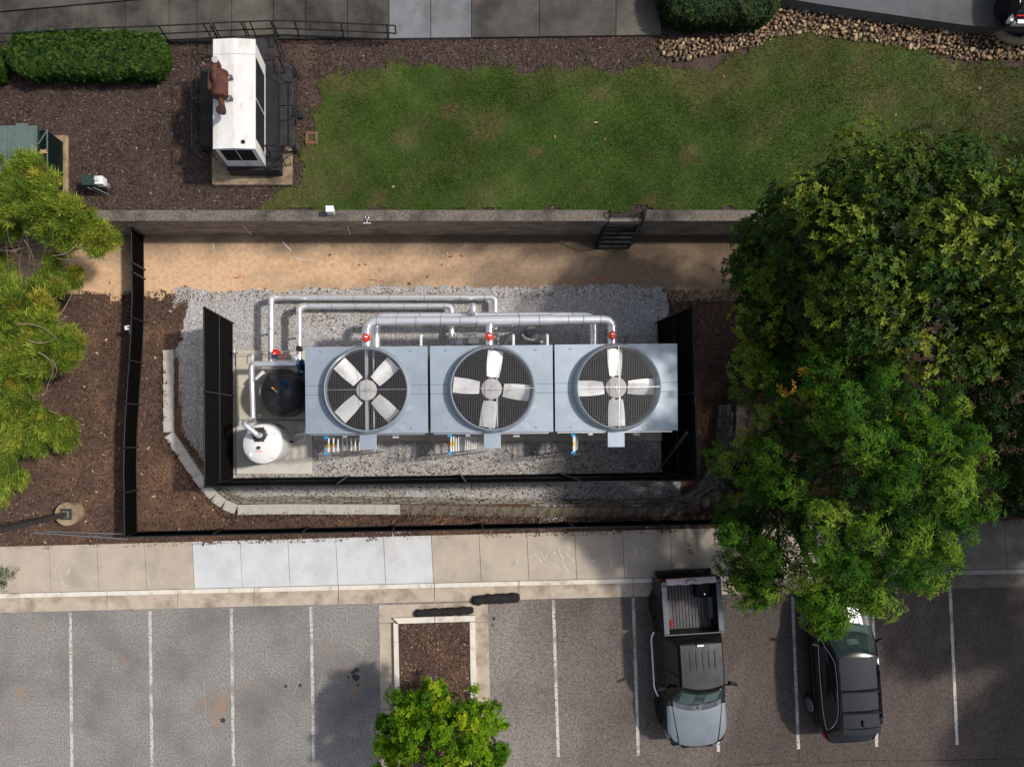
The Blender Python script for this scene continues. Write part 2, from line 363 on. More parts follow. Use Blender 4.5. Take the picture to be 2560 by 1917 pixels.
def pathcol(X, Y):          # leached orange concrete at the left, dirtier and browner to the right and along the wall foot
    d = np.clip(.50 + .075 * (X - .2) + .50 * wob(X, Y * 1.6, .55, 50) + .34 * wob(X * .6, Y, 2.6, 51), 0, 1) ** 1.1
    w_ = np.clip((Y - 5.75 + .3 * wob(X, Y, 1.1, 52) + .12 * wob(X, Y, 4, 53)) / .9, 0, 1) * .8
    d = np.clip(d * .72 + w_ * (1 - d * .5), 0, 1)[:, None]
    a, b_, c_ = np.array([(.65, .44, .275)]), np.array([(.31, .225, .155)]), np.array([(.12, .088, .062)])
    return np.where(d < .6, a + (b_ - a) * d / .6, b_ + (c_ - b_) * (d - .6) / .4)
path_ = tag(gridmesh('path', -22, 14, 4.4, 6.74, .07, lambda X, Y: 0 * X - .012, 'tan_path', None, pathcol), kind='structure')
GR = [(372, 622), (520, 628), (700, 622), (900, 616), (1100, 620), (1300, 614), (1432, 618), (1446, 655), (1430, 720), (1520, 760), (1515, 1040), (1540, 1085), (1500, 1092), (880, 1090), (500, 1090), (370, 930), (372, 800), (368, 740), (374, 690)]
GRW = [(Q(a, b).x, Q(a, b).y) for a, b in GR]
def keep_g(X, Y): return inpoly(X + .10 * wob(X, Y, 3, 8) + .05 * wob(X, Y, 11, 9), Y + .10 * wob(X, Y, 3, 10) + .05 * wob(X, Y, 11, 11), GRW)
gravel_yard = tag(gridmesh('gravel_yard', -9.5, 9, -3.2, 5.1, .06, lambda X, Y: .006 + .012 * wob(X, Y, 4, 12), 'gravel', keep_g), kind='structure')

# upper level: mulch sheet, lawn sheet
upper = tag(gridmesh('upper_mulch', -24, 26, 6.92, 20, .25, lambda X, Y: ZL + .02 * wob(X, Y, 1.5, 13), 'upper_mulch'), kind='structure')
LW = [(480, 459), (545, 450), (575, 425), (640, 405), (650, 330), (672, 270), (690, 230), (680, 185), (720, 160), (800, 142), (900, 138), (1000, 146), (1100, 150), (1230, 146), (1300, 152), (1400, 140), (1470, 148), (1530, 145), (1600, 120), (1660, 75), (1720, 68), (1800, 72), (1900, 84), (2000, 110), (2080, 135), (2400, 150), (2400, 459)]
LWW = [(Q(a, b, ZL).x, Q(a, b, ZL).y) for a, b in LW]
def lawn_in(X, Y, s=.16): return inpoly(X + s * wob(X, Y, 2.5, 14) + s * .6 * wob(X, Y, 8, 15), Y + s * wob(X, Y, 2.5, 16) + s * .6 * wob(X, Y, 8, 17), LWW)
def dryness(X, Y):          # where the lawn is worn: fringe, right end, scattered bald patches
    dry = np.clip(.34 + .55 * wob(X, Y, .9, 27) + .35 * wob(X, Y, 3.5, 28) - .25 + .03 * np.maximum(X - 7, 0) + .75 * np.exp(-pdist(X, Y, LWW[:26], False) / .75), 0, 1) ** 1.6
    for qx, qy, rad in ((980, 240, .5), (1052, 262, .75), (1045, 290, .6), (868, 300, .5), (822, 432, .45), (742, 412, .4), (690, 418, .6), (700, 160, 1.0), (735, 175, .8), (600, 432, 1.0), (640, 415, .8), (915, 270, .35), (1480, 165, 1.0), (1560, 150, .9), (2080, 180, 1.3), (2160, 200, 1.5), (2150, 260, 1.2), (1290, 205, .5), (1150, 330, .4), (1490, 330, .45), (1400, 440, .4)):
        pc = Q(qx, qy, ZL); dd = np.hypot((X - pc.x), (Y - pc.y) * 1.3) + .22 * wob(X, Y, 5, int(qx)); dry = np.maximum(dry, np.clip(1.25 - dd / rad, 0, 1))
    return dry
def lawncol(X, Y):
    d = np.clip(dryness(X, Y) * .62, 0, 1)[:, None]; k = (1 + .25 * wob(X, Y, 1.1, 90) + .18 * wob(X, Y, 6, 92))[:, None]
    return (np.array([(.042, .074, .012)]) * (1 - d) + np.array([(.115, .092, .040)]) * d) * k
mat('lawn', (1.2, 1.2, 1.2), (.7, .7, .7), 14, attr='Color', bump=.7, bump_scale=30)
lawn = tag(gridmesh('lawn', -9, 25, 6.9, 13.6, .08, lambda X, Y: ZL + .045 + .015 * wob(X, Y, 1.5, 18), 'lawn', lambda X, Y: lawn_in(X, Y) & (Y > 6.93), lawncol), kind='structure')

# scattered real pieces: chips, stones, blades
def region(n, x0, x1, y0, y1, fn, sd):
    r = np.random.default_rng(sd); X = r.uniform(x0, x1, n); Y = r.uniform(y0, y1, n); k = fn(X, Y); return X[k], Y[k]
def chips(name, X, Y, Z, Lr, Wr, pal, pw, sd, tilt=.35):
    r = np.random.default_rng(sd); n = len(X); a = r.uniform(0, 6.283, n); L = r.uniform(*Lr, n) / 2; W = r.uniform(*Wr, n) / 2
    d = np.stack([np.cos(a), np.sin(a), r.normal(0, tilt, n)], -1); s = np.stack([-np.sin(a), np.cos(a), r.normal(0, tilt, n)], -1)
    C = np.stack([X, Y, Z + .018], -1)
    V = np.stack([C - d * L[:, None] - s * W[:, None], C + d * L[:, None] - s * W[:, None] * .6, C + d * L[:, None] + s * W[:, None] * .8, C - d * L[:, None] + s * W[:, None]], 1).reshape(-1, 3)
    ci = r.choice(len(pal), n, p=np.array(pw) / sum(pw)); cc = np.array(pal)[ci] * r.uniform(.7, 1.3, (n, 1))
    return tag(npmesh(name, V, np.arange(4 * n).reshape(-1, 4), 'chips', np.repeat(cc, 4, 0)), kind='stuff')
MP = [(.046, .029, .022), (.098, .061, .046), (.16, .104, .078), (.27, .19, .14), (.5, .4, .33)]; MW = [30, 40, 20, 4, .7]
X, Y = region(90000, -17, 21, -4.3, 4.95, lambda X, Y: keep_m(X, Y) & ~inpoly(X, Y, tub) | (inpoly(X, Y, tub) & ~keep_g(X, Y) & (X > 5)), 21)
chips('mulch_chips', X, Y, zmul(X, Y) * (1 - inpoly(X, Y, tub)), (.04, .12), (.012, .03), MP, MW, 22)
X, Y = region(76000, -15.5, 22, 6.95, 13.2, lambda X, Y: ~lawn_in(X, Y, .22) & (X < 8), 23)
chips('upper_mulch_chips', X, Y, ZL + 0 * X, (.04, .12), (.012, .03), [(.038, .025, .021), (.082, .055, .046), (.125, .088, .076), (.21, .165, .15), (.4, .34, .3)], MW, 24)
# grass
X, Y = region(230000, -9, 22, 6.95, 13.4, lambda X, Y: lawn_in(X, Y, .3) | (lawn_in(X, Y, .75) & (np.random.default_rng(3).uniform(0, 1, X.shape) < .35)), 25)
r = np.random.default_rng(26); n = len(X); a = r.uniform(0, 6.283, n); h = r.uniform(.03, .075, n); w = r.uniform(.006, .013, n)
lean = r.uniform(.3, 1.1, n); B = np.stack([X, Y, 0 * X + ZL + .04], -1)
s = np.stack([-np.sin(a), np.cos(a), 0 * a], -1) * w[:, None]; T = np.stack([np.cos(a) * lean * h, np.sin(a) * lean * h, h], -1)
V = np.stack([B - s, B + s, B + T], 1).reshape(-1, 3)
dry = dryness(X, Y)[:, None]
gr = np.array([(.054, .112, .012)]) * r.uniform(.72, 1.28, (n, 1)) * (1 + .28 * wob(X, Y, 1.1, 90) + .18 * wob(X, Y, 3.1, 91))[:, None]; dr = np.array([(.165, .132, .055)]) * r.uniform(.8, 1.2, (n, 1))
dry = np.clip(dry * .6 * r.uniform(.5, 1.3, (n, 1)), 0, 1)
tag(npmesh('grass', V, np.arange(3 * n).reshape(-1, 3), 'chips', np.repeat(gr + (dr - gr) * dry, 3, 0)), kind='stuff')
# gravel stones
def stones(name, X, Y, Z, sr, pal, pw, sd):
    r = np.random.default_rng(sd); n = len(X); S = r.uniform(*sr, (n, 1)); a = r.uniform(0, 6.283, n)
    base = np.array([(1, 0, 0), (-1, 0, 0), (0, 1, 0), (0, -1, 0), (0, 0, 1), (0, 0, -1)], float)
    sc = r.uniform(.6, 1.2, (n, 6, 1)); Vv = base[None] * sc * S[:, :, None]; Vv[:, :, 2] *= .7
    ca, sa = np.cos(a)[:, None], np.sin(a)[:, None]; x = Vv[:, :, 0] * ca - Vv[:, :, 1] * sa; y = Vv[:, :, 0] * sa + Vv[:, :, 1] * ca
    V = np.stack([x + X[:, None], y + Y[:, None], Vv[:, :, 2] + Z[:, None]], -1).reshape(-1, 3)
    f = np.array([(0, 2, 4), (2, 1, 4), (1, 3, 4), (3, 0, 4)]); Fc = (f[None] + 6 * np.arange(n)[:, None, None]).reshape(-1, 3)
    ci = r.choice(len(pal), n, p=np.array(pw) / sum(pw)); cc = np.array(pal)[ci] * r.uniform(.75, 1.25, (n, 1))
    return tag(npmesh(name, V, Fc, 'chips', np.repeat(cc, 6, 0)), kind='stuff')
X, Y = region(150000, -9.4, 8.6, -3.1, 5.0, lambda X, Y: keep_g(X, Y), 30)
stones('gravel', X, Y, .012 + 0 * X, (.010, .025), [(.66, .65, .65), (.52, .51, .51), (.38, .37, .37), (.20, .19, .19), (.38, .30, .22)], [25, 40, 26, 9, 9], 31)
X, Y = region(8000, -9.5, 9, -3.3, 5.2, lambda X, Y: keep_g(X, Y) & ((pdist(X, Y, GRW) < .38) | (Y < -1.15 + .5 * wob(X, Y, 1.3, 71)) | (wob(X, Y, .8, 70) > .55)), 32)
chips('leaf_litter', X, Y, .03 + 0 * X, (.03, .09), (.02, .05), [(.23, .175, .125), (.28, .19, .11), (.16, .125, .095)], [5, 1.5, 4], 33)
X, Y = region(1500, -4.2, -1.8, -11, -5.6, lambda X, Y: inpoly(X, Y, [tuple(P(998, 1560, .85)[:2]), tuple(P(1176, 1556, .85)[:2]), tuple(P(1180, 1640, .85)[:2]), tuple(P(998, 1740, .85)[:2])]), 34)
isl_stone = (X, Y)
# dry leaves lying about
X, Y = region(800, -13, 12, -4, 6.6, lambda X, Y: (Y > 4.6) & (wob(X, Y, 1.2, 36) > .35) | keep_m(X, Y) & ~inpoly(X, Y, tub) & (X > -17), 35)
chips('fallen_leaves', X, Y, np.where(Y > 4.6, 0, gz(X, Y)) + .015, (.05, .12), (.03, .06), [(.28, .15, .07), (.13, .075, .045), (.48, .37, .24)], [2, 5, 2], 37)
X, Y = region(9, -8, 20, 7, 13, lambda X, Y: lawn_in(X, Y), 38)
chips('lawn_leaves', X, Y, ZL + .07 + 0 * X, (.06, .12), (.03, .06), [(.40, .20, .09), (.5, .38, .25)], [3, 2], 39)

# ------------------------------------------------------------------ sidewalk, kerb, gutter, parking
sidewalk = struct('sidewalk', loc=(0, -5, ZP))
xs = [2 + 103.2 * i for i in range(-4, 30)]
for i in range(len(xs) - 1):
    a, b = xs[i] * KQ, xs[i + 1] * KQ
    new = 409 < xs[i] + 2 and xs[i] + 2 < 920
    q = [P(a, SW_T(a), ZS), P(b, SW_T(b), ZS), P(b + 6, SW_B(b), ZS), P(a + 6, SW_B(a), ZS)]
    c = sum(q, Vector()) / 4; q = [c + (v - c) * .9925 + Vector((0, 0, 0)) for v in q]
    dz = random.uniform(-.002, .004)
    MB().prism([(v.x, v.y) for v in q], ZP - .1, ZS + dz).build('slab', 'slab_new' if new else 'slab_shade' if xs[i] > 1720 else 'slab_tan', sidewalk, bevel=.006)
MB().prism([tuple(P(x, f(x), ZS)[:2]) for x, f in ((-500, SW_T), (3100, SW_T), (3100, SW_B), (-500, SW_B))], ZP - .12, ZS - .03).build('joint_filler', 'joint_dark', sidewalk)
kerb = struct('kerb', loc=(0, -6, ZP)); gutter = struct('gutter', loc=(0, -6, ZP))
kj = [-420, -200, 47, 267, 444, 635, 846, 1086, 1297, 1583, 1865, 2130, 2410, 2680, 2950]
for a, b in zip(kj[:-1], kj[1:]):
    q = [P(a + .7, SW_B(a) + .8, ZS), P(b - .7, SW_B(b) + .8, ZS), P(b - .7, K_F(b), ZS), P(a + .7, K_F(a), ZS)]
    MB().prism([(v.x, v.y) for v in q], ZP - .1, ZS + .008).build('kerb_stone', 'kerb_shade' if a > 1850 else 'kerb', kerb, bevel=.015)
    q = [P(a + .6, K_F(a) - 1, ZP), P(b - .6, K_F(b) - 1, ZP), P(b - .6, G_F(b), ZP), P(a + .6, G_F(a), ZP)]
    MB().prism([(v.x, v.y) for v in q], ZP - .1, ZP + .012).build('gutter_pan', 'gutter_shade' if a > 1850 else 'gutter', gutter, bevel=.004)
# island: gutter pans, kerbs, mulch
for nm, m, prt, z0, z1, polys in (
    ('gutter_pan', 'gutter', gutter, ZP - .1, ZP + .014, [[(947, 1512), (1220, 1505), (1220.5, 1553.5), (947.5, 1556.5)], [(948, 1558), (984, 1557.5), (990, 1772), (951, 1772)], [(951, 1774), (990, 1774), (993, 2100), (953, 2100)], [(1186, 1555), (1220.5, 1555), (1226, 1780), (1190, 1780)], [(1190, 1782), (1226, 1782), (1229, 2100), (1193, 2100)]]),
    ('kerb_stone', 'kerb', kerb, ZP - .1, ZP + .15, [[(982, 1545), (1086, 1541), (1086, 1556), (996, 1559)], [(1087.3, 1541), (1187, 1538.5), (1187, 1553), (1087.3, 1556)], [(983, 1557), (995, 1560), (1000, 1774), (987, 1774)], [(987, 1775.5), (1000, 1775.5), (1003, 2100), (990, 2100)], [(1174, 1555), (1187.5, 1555), (1192, 1750), (1177, 1750)], [(1177, 1751.5), (1192, 1751.5), (1194, 2100), (1179, 2100)]])):
    for poly in polys:
        MB().prism([tuple(P(a, b, z1)[:2]) for a, b in poly], z0, z1).build(nm, m, prt, bevel=.012 if nm == 'kerb_stone' else .004)
isl = MB().prism([tuple(P(a, b, .85)[:2]) for a, b in ((990, 1552), (1180, 1550), (1184, 2100), (997, 2100))], .7, .86).build('island_mulch', 'mulch'); tag(isl, kind='structure')
r = np.random.default_rng(40); n = 5200; u = r.uniform(0, 1, n); v = r.uniform(0, 1, n) ** 1.0
ia, ib = P(993, 1556, .85), P(1178, 1900, .85)
chips('island_chips', ia.x + u * (ib.x - ia.x), ia.y + v * (ib.y - ia.y), .86 + 0 * u, (.04, .11), (.012, .028), MP, [20, 35, 26, 8, 2], 41)
stones('island_pebbles', isl_stone[0], isl_stone[1], .87 + 0 * isl_stone[0], (.010, .022), [(.6, .58, .57), (.4, .39, .4)], [2, 1], 42)

lot = struct('parking_lot', loc=(0, -10, ZP))
def strip(pts, w, z, name, m, parent, jit=0):
    b = MB(); L = []; Rr = []
    for i, p in enumerate(pts):
        p = Vector(p); d = (Vector(pts[min(i + 1, len(pts) - 1)]) - Vector(pts[max(i - 1, 0)])); d.z = 0
        s_ = Vector((-d.y, d.x, 0)).normalized() * (w / 2) * random.uniform(1 - jit, 1 + jit)
        L.append((p.x + s_.x, p.y + s_.y, z)); Rr.append((p.x - s_.x, p.y - s_.y, z))
    for i in range(len(pts) - 1): b.quad(Rr[i], Rr[i + 1], L[i + 1], L[i])
    return b.build(name, m, parent)
MB().quad(*[P(a, b, ZP) for a, b in ((-600, 2600), (948 + 20, 2600), (960, 1500), (-600, 1510))]).build('asphalt', 'asphalt_grey', lot)
def aspcol(X, Y):        # greyer beside the island, browner and darker towards the right
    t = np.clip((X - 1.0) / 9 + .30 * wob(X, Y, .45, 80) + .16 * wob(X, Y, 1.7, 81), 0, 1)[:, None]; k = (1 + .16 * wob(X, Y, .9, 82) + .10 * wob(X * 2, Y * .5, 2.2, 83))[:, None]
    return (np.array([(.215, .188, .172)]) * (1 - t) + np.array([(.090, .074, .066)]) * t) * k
ax0 = P(940, 1500, ZP).x; sl = (P(2560, G_F(2560), ZP).y - P(0, G_F(0), ZP).y) / (P(2560, 0, ZP).x - P(0, 0, ZP).x); gy_ = P(0, G_F(0), ZP).y - sl * P(0, 0, ZP).x
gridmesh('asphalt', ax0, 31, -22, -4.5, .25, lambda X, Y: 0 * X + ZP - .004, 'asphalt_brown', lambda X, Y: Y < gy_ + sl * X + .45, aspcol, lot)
for x0, x1, y0, y1 in ((152, 155.5, 1322, 1800), (324, 328.5, 1319, 1800), (499.5, 504, 1313, 1652), (671.5, 677.5, 1309, 1650), (1194.5, 1205.5, 1294, 1633), (1367, 1378.5, 1290, 1630), (1540, 1551, 1288, 1622), (1711, 1724, 1286, 1616), (1883, 1893, 1275, 1611), (2051, 2066.5, 1268, 1607), (-20, -19, 1326, 1800), (2222, 2239, 1262, 1602)):
    pts = [Q(lerp(x0, x1, t) if y1 < 1700 else lerp(x0, x1, t * 1.4), lerp(y0, y1, t), ZP) for t in np.linspace(0, 1, 30)]
    strip(pts, .105, ZP + .005, 'parking_line', 'line_paint', lot, .03)
for px, py, rr in ((768, 1461, .13), (762, 1450, .08), (770, 1446, .09), (773, 1478, .05), (617, 1481, .06), (648, 1478, .06), (482, 1554, .09), (501, 1646, .03), (1066, 1335, .06), (1064, 1348, .035), (752, 1462, .04)):
    c = Q(px, py, ZP); k = 14
    MB().add([(c.x + rr * random.uniform(.75, 1.15) * math.cos(6.283 * i / k), c.y + rr * random.uniform(.75, 1.15) * math.sin(6.283 * i / k), ZP + .004) for i in range(k)], [tuple(range(k))]).build('oil_stain', 'oil', lot)
for pts in ([(1600, 1652), (1650, 1648), (1720, 1643), (1790, 1646), (1850, 1640), (1950, 1642), (2060, 1641), (2211, 1636)], [(1726, 1618), (1724, 1632), (1727, 1645)]):
    strip([Q(a, b + random.uniform(-1, 1), ZP) for a, b in pts], .018, ZP + .003, 'crack', 'crack', lot, .6)
for pts in ([(668, 1402), (655, 1445), (634, 1500)], [(700, 1440), (690, 1480), (676, 1525)], [(745, 1385), (770, 1400), (786, 1412)], [(612, 1538), (630, 1552)], [(440, 1470), (443, 1520), (446, 1560)], [(828, 1455), (836, 1472)], [(742, 1370), (800, 1390)]):
    strip([Q(a, b, ZP) for a, b in pts], .014, ZP + .004, 'scratch', 'slab_tan', lot, .5)
# chalk and spray marks
def marks(parent, z, m, segs, w, nm='paint_mark'):
    for pts in segs: strip([P(a, b, z) for a, b in pts], w, z, nm, m, parent, .45)
def cr(x, y, k=3.687, ox=1260, oy=1320): return (ox + x / k, oy + y / k)
marks(sidewalk, ZS + .012, 'white_chalk', [[cr(*p) for p in s_] for s_ in ([(340, 210), (350, 250), (375, 290), (410, 300)], [(410, 195), (392, 240), (380, 290)], [(275, 230), (310, 265), (350, 320)], [(500, 180), (510, 220), (545, 290)], [(455, 215), (485, 240)], [(560, 210), (590, 250), (625, 290), (650, 305)], [(575, 170), (600, 200)], [(460, 330), (500, 360), (520, 375)], [(540, 330), (600, 410)], [(765, 230), (785, 270), (805, 320)], [(800, 310), (860, 290)], [(975, 265), (995, 310), (985, 370)], [(1205, 160), (1222, 200), (1215, 260)], [(1258, 165), (1285, 210), (1290, 260)], [(1290, 225), (1345, 215)], [(125, 295), (95, 345)], [(110, 295), (85, 345)])], .045)
marks(sidewalk, ZS + .012, 'white_chalk', [[(a / 2.212, 1300 + b / 2.212) for a, b in s_] for s_ in ([(335, 215), (290, 300)], [(330, 300), (355, 365)], [(385, 265), (375, 300)], [(815, 310), (825, 355)], [(885, 340), (895, 355)], [(1000, 130), (1015, 145)])], .03)
marks(sidewalk, ZS + .013, 'red_chalk', [[cr(*p) for p in s_] for s_ in ([(1728, 100), (1736, 108)], [(1708, 150), (1722, 170)], [(1700, 158), (1708, 150)], [(1695, 205), (1718, 195), (1735, 212), (1722, 226), (1700, 222), (1693, 206)], [(1722, 226), (1740, 214)], [(1722, 238), (1740, 246)])], .04)
def cp(x, y): return (260 + x / 2.989, 510 + y / 2.989)
marks(path_, .006, 'red_chalk', [[cp(*p) for p in s_] for s_ in ([(970, 550), (1010, 552)], [(1010, 548), (1025, 535)], [(1030, 555), (1045, 538), (1050, 555)], [(1985, 565), (2040, 570)], [(2055, 585), (2075, 570), (2090, 585)])], .03)
marks(path_, .005, 'white_chalk', [[cp(*p) for p in s_] for s_ in ([(1330, 280), (1400, 350)], [(1430, 405), (1500, 420), (1590, 408)], [(815, 300), (825, 350)])], .03)
def cw(x, y): return (1420 + x / 5.267, 500 + y / 5.267)
marks(path_, .006, 'red_chalk', [[cw(*p) for p in s_] for s_ in ([(380, 1045), (600, 1030)], [(415, 1030), (440, 1010)])], .03)

# ------------------------------------------------------------------ north walkway, drive, riprap
walk = struct('walkway', loc=(0, 14, ZL))
WB = [(-400, 112), (0, 100), (400, 90), (590, 84), (840, 83), (1180, 79), (1425, 75), (1700, 70)]
def wb(x):
    for (a, b), (c, d) in zip(WB[:-1], WB[1:]):
        if a <= x <= c: return lerp(b, d, (x - a) / (c - a))
    return WB[-1][1]
wx = [-400, -300, -205, -110, -15, 80, 175, 270, 365, 425, 500, 590, 660, 750, 840, 930, 1018, 1165, 1330, 1428]
for a, b in zip(wx[:-1], wx[1:]):
    m = 'walk_dark' if b <= 840 or a >= 1330 else 'walk_new' if b <= 1018 else 'walk_mid'
    q = [Q(a + .6, wb(a), 1.88), Q(b - .6, wb(b), 1.88), Q(b - .6, -190, 1.88), Q(a + .6, -190, 1.88)]
    MB().prism([(v.x, v.y) for v in q], 1.7, 1.88 + random.uniform(0, .006)).build('slab', m, walk, bevel=.008)
q = [Q(-400, 60, 1.95), Q(305, -2, 1.95), Q(305, -12, 1.95), Q(-400, 44, 1.95)]
MB().prism([(v.x, v.y) for v in q], 1.8, 1.96).build('kerb_stone', 'walk_mid', walk, bevel=.01)
MB().prism([(v.x, v.y) for v in [Q(-400, 44, 1.9), Q(305, -12, 1.9), Q(305, -190, 1.9), Q(-400, -190, 1.9)]], 1.7, 1.9).build('slab', 'walk_mid', walk)
drive = MB().prism([tuple(Q(a, b, 2.3)[:2]) for a, b in ((1640, -30), (1700, -3), (1760, 8), (1960, 37), (2080, 54), (2150, 60), (2400, 66), (2400, -200), (1600, -200))], 1.6, 2.3).build('driveway', 'drive'); tag(drive, kind='structure')

rip = struct('rock_bed', loc=(15, 13, ZL))
RP = [(1420, 84), (1500, 82), (1640, 55), (1690, -4), (1760, 9), (1960, 38), (2100, 56), (2230, 62), (2230, 124), (2090, 127), (2010, 108), (1900, 90), (1760, 70), (1700, 70), (1640, 96), (1560, 108), (1480, 130), (1430, 116)]
def riph(y): return 1.8 + .35 * max(0, min(1, (110 - y) / 90))
RPW = [(Q(a, b, 1.95).x, Q(a, b, 1.95).y) for a, b in RP]
gm = tag(gridmesh('rock_soil', 3.5, 21, 11, 15.5, .15, lambda X, Y: 1.80 + 0 * X, 'soil', lambda X, Y: inpoly(X, Y, RPW) | (pdist(X, Y, RPW) < .1)), kind='structure')
rmesh = []
for k in range(9):
    bm = bmesh.new()
    for i in range(15):
        v = Vector((random.gauss(0, 1), random.gauss(0, 1), random.gauss(0, 1))).normalized(); bm.verts.new((v.x * random.uniform(.75, 1.1), v.y * random.uniform(.55, .85), v.z * random.uniform(.45, .65)))
    bmesh.ops.convex_hull(bm, input=bm.verts); bmesh.ops.delete(bm, geom=[v for v in bm.verts if not v.link_faces], context='VERTS')
    bmesh.ops.recalc_face_normals(bm, faces=bm.faces)
    me = bpy.data.meshes.new('stone'); bm.to_mesh(me); bm.free(); me.materials.append(MT[('rock', 'rock_pale', 'rock_dark')[k % 3]]); rmesh.append(me)
spots = []
r = random.Random(5); tries = 0
while tries < 26000 and len(spots) < 3200:
    tries += 1; x = r.uniform(3.5, 20.5); y = r.uniform(11, 15.4); s_ = r.choice([.05, .06, .07, .08, .09, .10, .11, .14])
    if not bool(inpoly(np.array([x]), np.array([y]), RPW)[0]): continue
    if any((x - a) ** 2 + (y - b) ** 2 < ((s_ + c) * .60) ** 2 for a, b, c in spots): continue
    spots.append((x, y, s_))
spots.sort(key=lambda q: -q[2])
sb = bmesh.new()
for i, (x, y, s_) in enumerate(spots):
    z = 1.80 + .05; M_ = (r.uniform(-.4, .4), r.uniform(-.4, .4), r.uniform(0, 6.28)); me = rmesh[r.randrange(9)]
    if i < 290: place('stone', me, rip, (x, y, z + s_ * .2), M_, (s_, s_, s_))
    else:
        t = bmesh.new(); t.from_mesh(me); from_m = Matrix.LocRotScale(Vector((x, y, z + s_ * .1)) - ORG[rip], __import__('mathutils').Euler(M_), (s_, s_, s_))
        t.transform(from_m); tm = bpy.data.meshes.new('tmp'); t.to_mesh(tm); t.free(); sb.from_mesh(tm); bpy.data.meshes.remove(tm)
me = bpy.data.meshes.new('small_stones'); sb.to_mesh(me); sb.free(); me.materials.append(MT['rock'])
o = bpy.data.objects.new('small_stones', me); col.objects.link(o); o.parent = rip; tag(o, kind='stuff')
# curved pale kerb of the drain at the right edge
b = MB().tube([Q(2150, 58, 2.0), Q(2160, 76, 2.0), Q(2185, 90, 2.0), Q(2240, 86, 2.0)], .13, 10, .5).build('drain_kerb', 'log', smooth=40)
tag(b, 'pale weathered curved kerb lying in the rock bed at the right edge', 'drain kerb')

# ------------------------------------------------------------------ concrete wall between lawn and path
YW0, YW1 = 6.70, 7.03
def wall(x0, x1, label):
    w = thing('concrete_wall', ((x0 + x1) / 2, YW0, 0), label, 'wall')
    MB().box(((x0 + x1) / 2, (YW0 + YW1) / 2 + .01, .9), (x1 - x0, YW1 - YW0 - .02, 1.86)).build('wall_face', 'wall_face', w)
    MB().box(((x0 + x1) / 2, (YW0 + YW1) / 2, ZW), (x1 - x0 + .004, YW1 - YW0 + .03, .06)).build('coping', 'wall_top', w, bevel=.01)
    return w
gx0, gx1 = Q(1313, 465, ZW).x, Q(1391, 465, ZW).x
wl = wall(-23, gx0, 'long stained concrete retaining wall from the conifer to the black steel stair')
wr = wall(gx1, 20, 'short dark concrete retaining wall between the black steel stair and the magnolia')
MB().box(((gx0 + gx1) / 2, 6.86, .84), (gx1 - gx0, .28, 1.7)).build('wall_stub', 'wall_face', wl)
for px in (612, 868):                                               # vertical joints with pale scars
    p = P(px + 3, 573, .9); MB().bar((p.x, YW0 - .008, .15), (p.x + .0, YW0 - .008, 1.3), .03, .012).build('joint', 'kerb', wl)

# block retaining wall
bw = thing('block_wall', (MIDW[5].x, MIDW[5].y, 0), 'curved retaining wall of pale split blocks round the gravel yard', 'retaining wall')
def walk_line(L, n):
    seg = [(L[i + 1] - L[i]).length for i in range(len(L) - 1)]; tot = sum(seg); out = []
    for k in range(n):
        d = tot * k / (n - 1)
        for i, s_ in enumerate(seg):
            if d <= s_ or i == len(seg) - 1: out.append(L[i] + (L[i + 1] - L[i]) * min(1, d / s_)); break
            d -= s_
    return out, tot
NB = 400
top_d, LT = walk_line(TOPW, NB); toe_d, _ = walk_line(TOEW, NB)
blk = []
for k in range(7):
    b = MB(); b.box((0, 0, .085), (1, .26 - .02 * (k % 3), .150)); blk.append(b.mesh('block', ('block', 'block', 'block_brown', 'block', 'block_dark', 'block', 'block_brown')[k]))
cps = [MB().box((0, 0, .05), (1, .34, .10)).mesh('capstone', m) for m in ('capstone', 'cap_shade_dirt')]
nblk = int(LT / .44)
def at(t, f):
    i = max(0, min(NB - 1, int(t * (NB - 1)))); return toe_d[i] + (top_d[i] - toe_d[i]) * f
cnt = 0
for c in range(5):
    for k in range(nblk):
        t0 = (k + .5 * (c % 2)) / nblk; t1 = t0 + 1 / nblk
        if t1 > 1.001: continue
        m0 = at((t0 + t1) / 2, 1); topz = m0.z - .10
        z = c * .17 + (topz - 5 * .17) * 0
        if z + .165 > topz + .07: continue
        f = (c + .3) / 5.0
        a, b = at(t0, f), at(min(1, t1), f); d = b - a; ang = math.atan2(d.y, d.x)
        nrm = Vector((d.y, -d.x, 0)).normalized()               # to the outside of the yard
        mid = (a + b) / 2 + nrm * (.13 + random.uniform(-.012, .012))
        o = place('block', blk[random.randrange(7)], bw, (mid.x, mid.y, z), (0, 0, ang), (math.hypot(d.x, d.y) - .03, 1, 1)); cnt += 1
    # capstones
k2 = int(LT / .42)
for k in range(k2):
    a, b = at(k / k2, 1), at((k + 1) / k2, 1); d = b - a; nrm = Vector((d.y, -d.x, 0)).normalized()
    mid = (a + b) / 2 + nrm * .15
    place('capstone', cps[1 if mid.x > -.9 + random.uniform(-.5, .5) else 0], bw, (mid.x, mid.y, (a.z + b.z) / 2 - .085 + random.uniform(0, .012)), (0, 0, math.atan2(d.y, d.x)), (math.hypot(d.x, d.y) - .004, 1, 1))
# mulch creeping over the coping
X, Y = region(26000, -9.5, 10.5, -3.4, 2, lambda X, Y: (pdist(X, Y, [(v.x, v.y) for v in TOPW], False) < .46 + .2 * wob(X, Y, 2, 44)) & (pdist(X, Y, [(v.x, v.y) for v in TOPW], False) > np.where(X > -1, .13, .26) + .12 * wob(X, Y, 2.7, 43)) & ~inpoly(X, Y, tub), 45)
chips('spilled_mulch', X, Y, gz(X, Y) + .10, (.04, .12), (.012, .03), MP, MW, 46, .6)
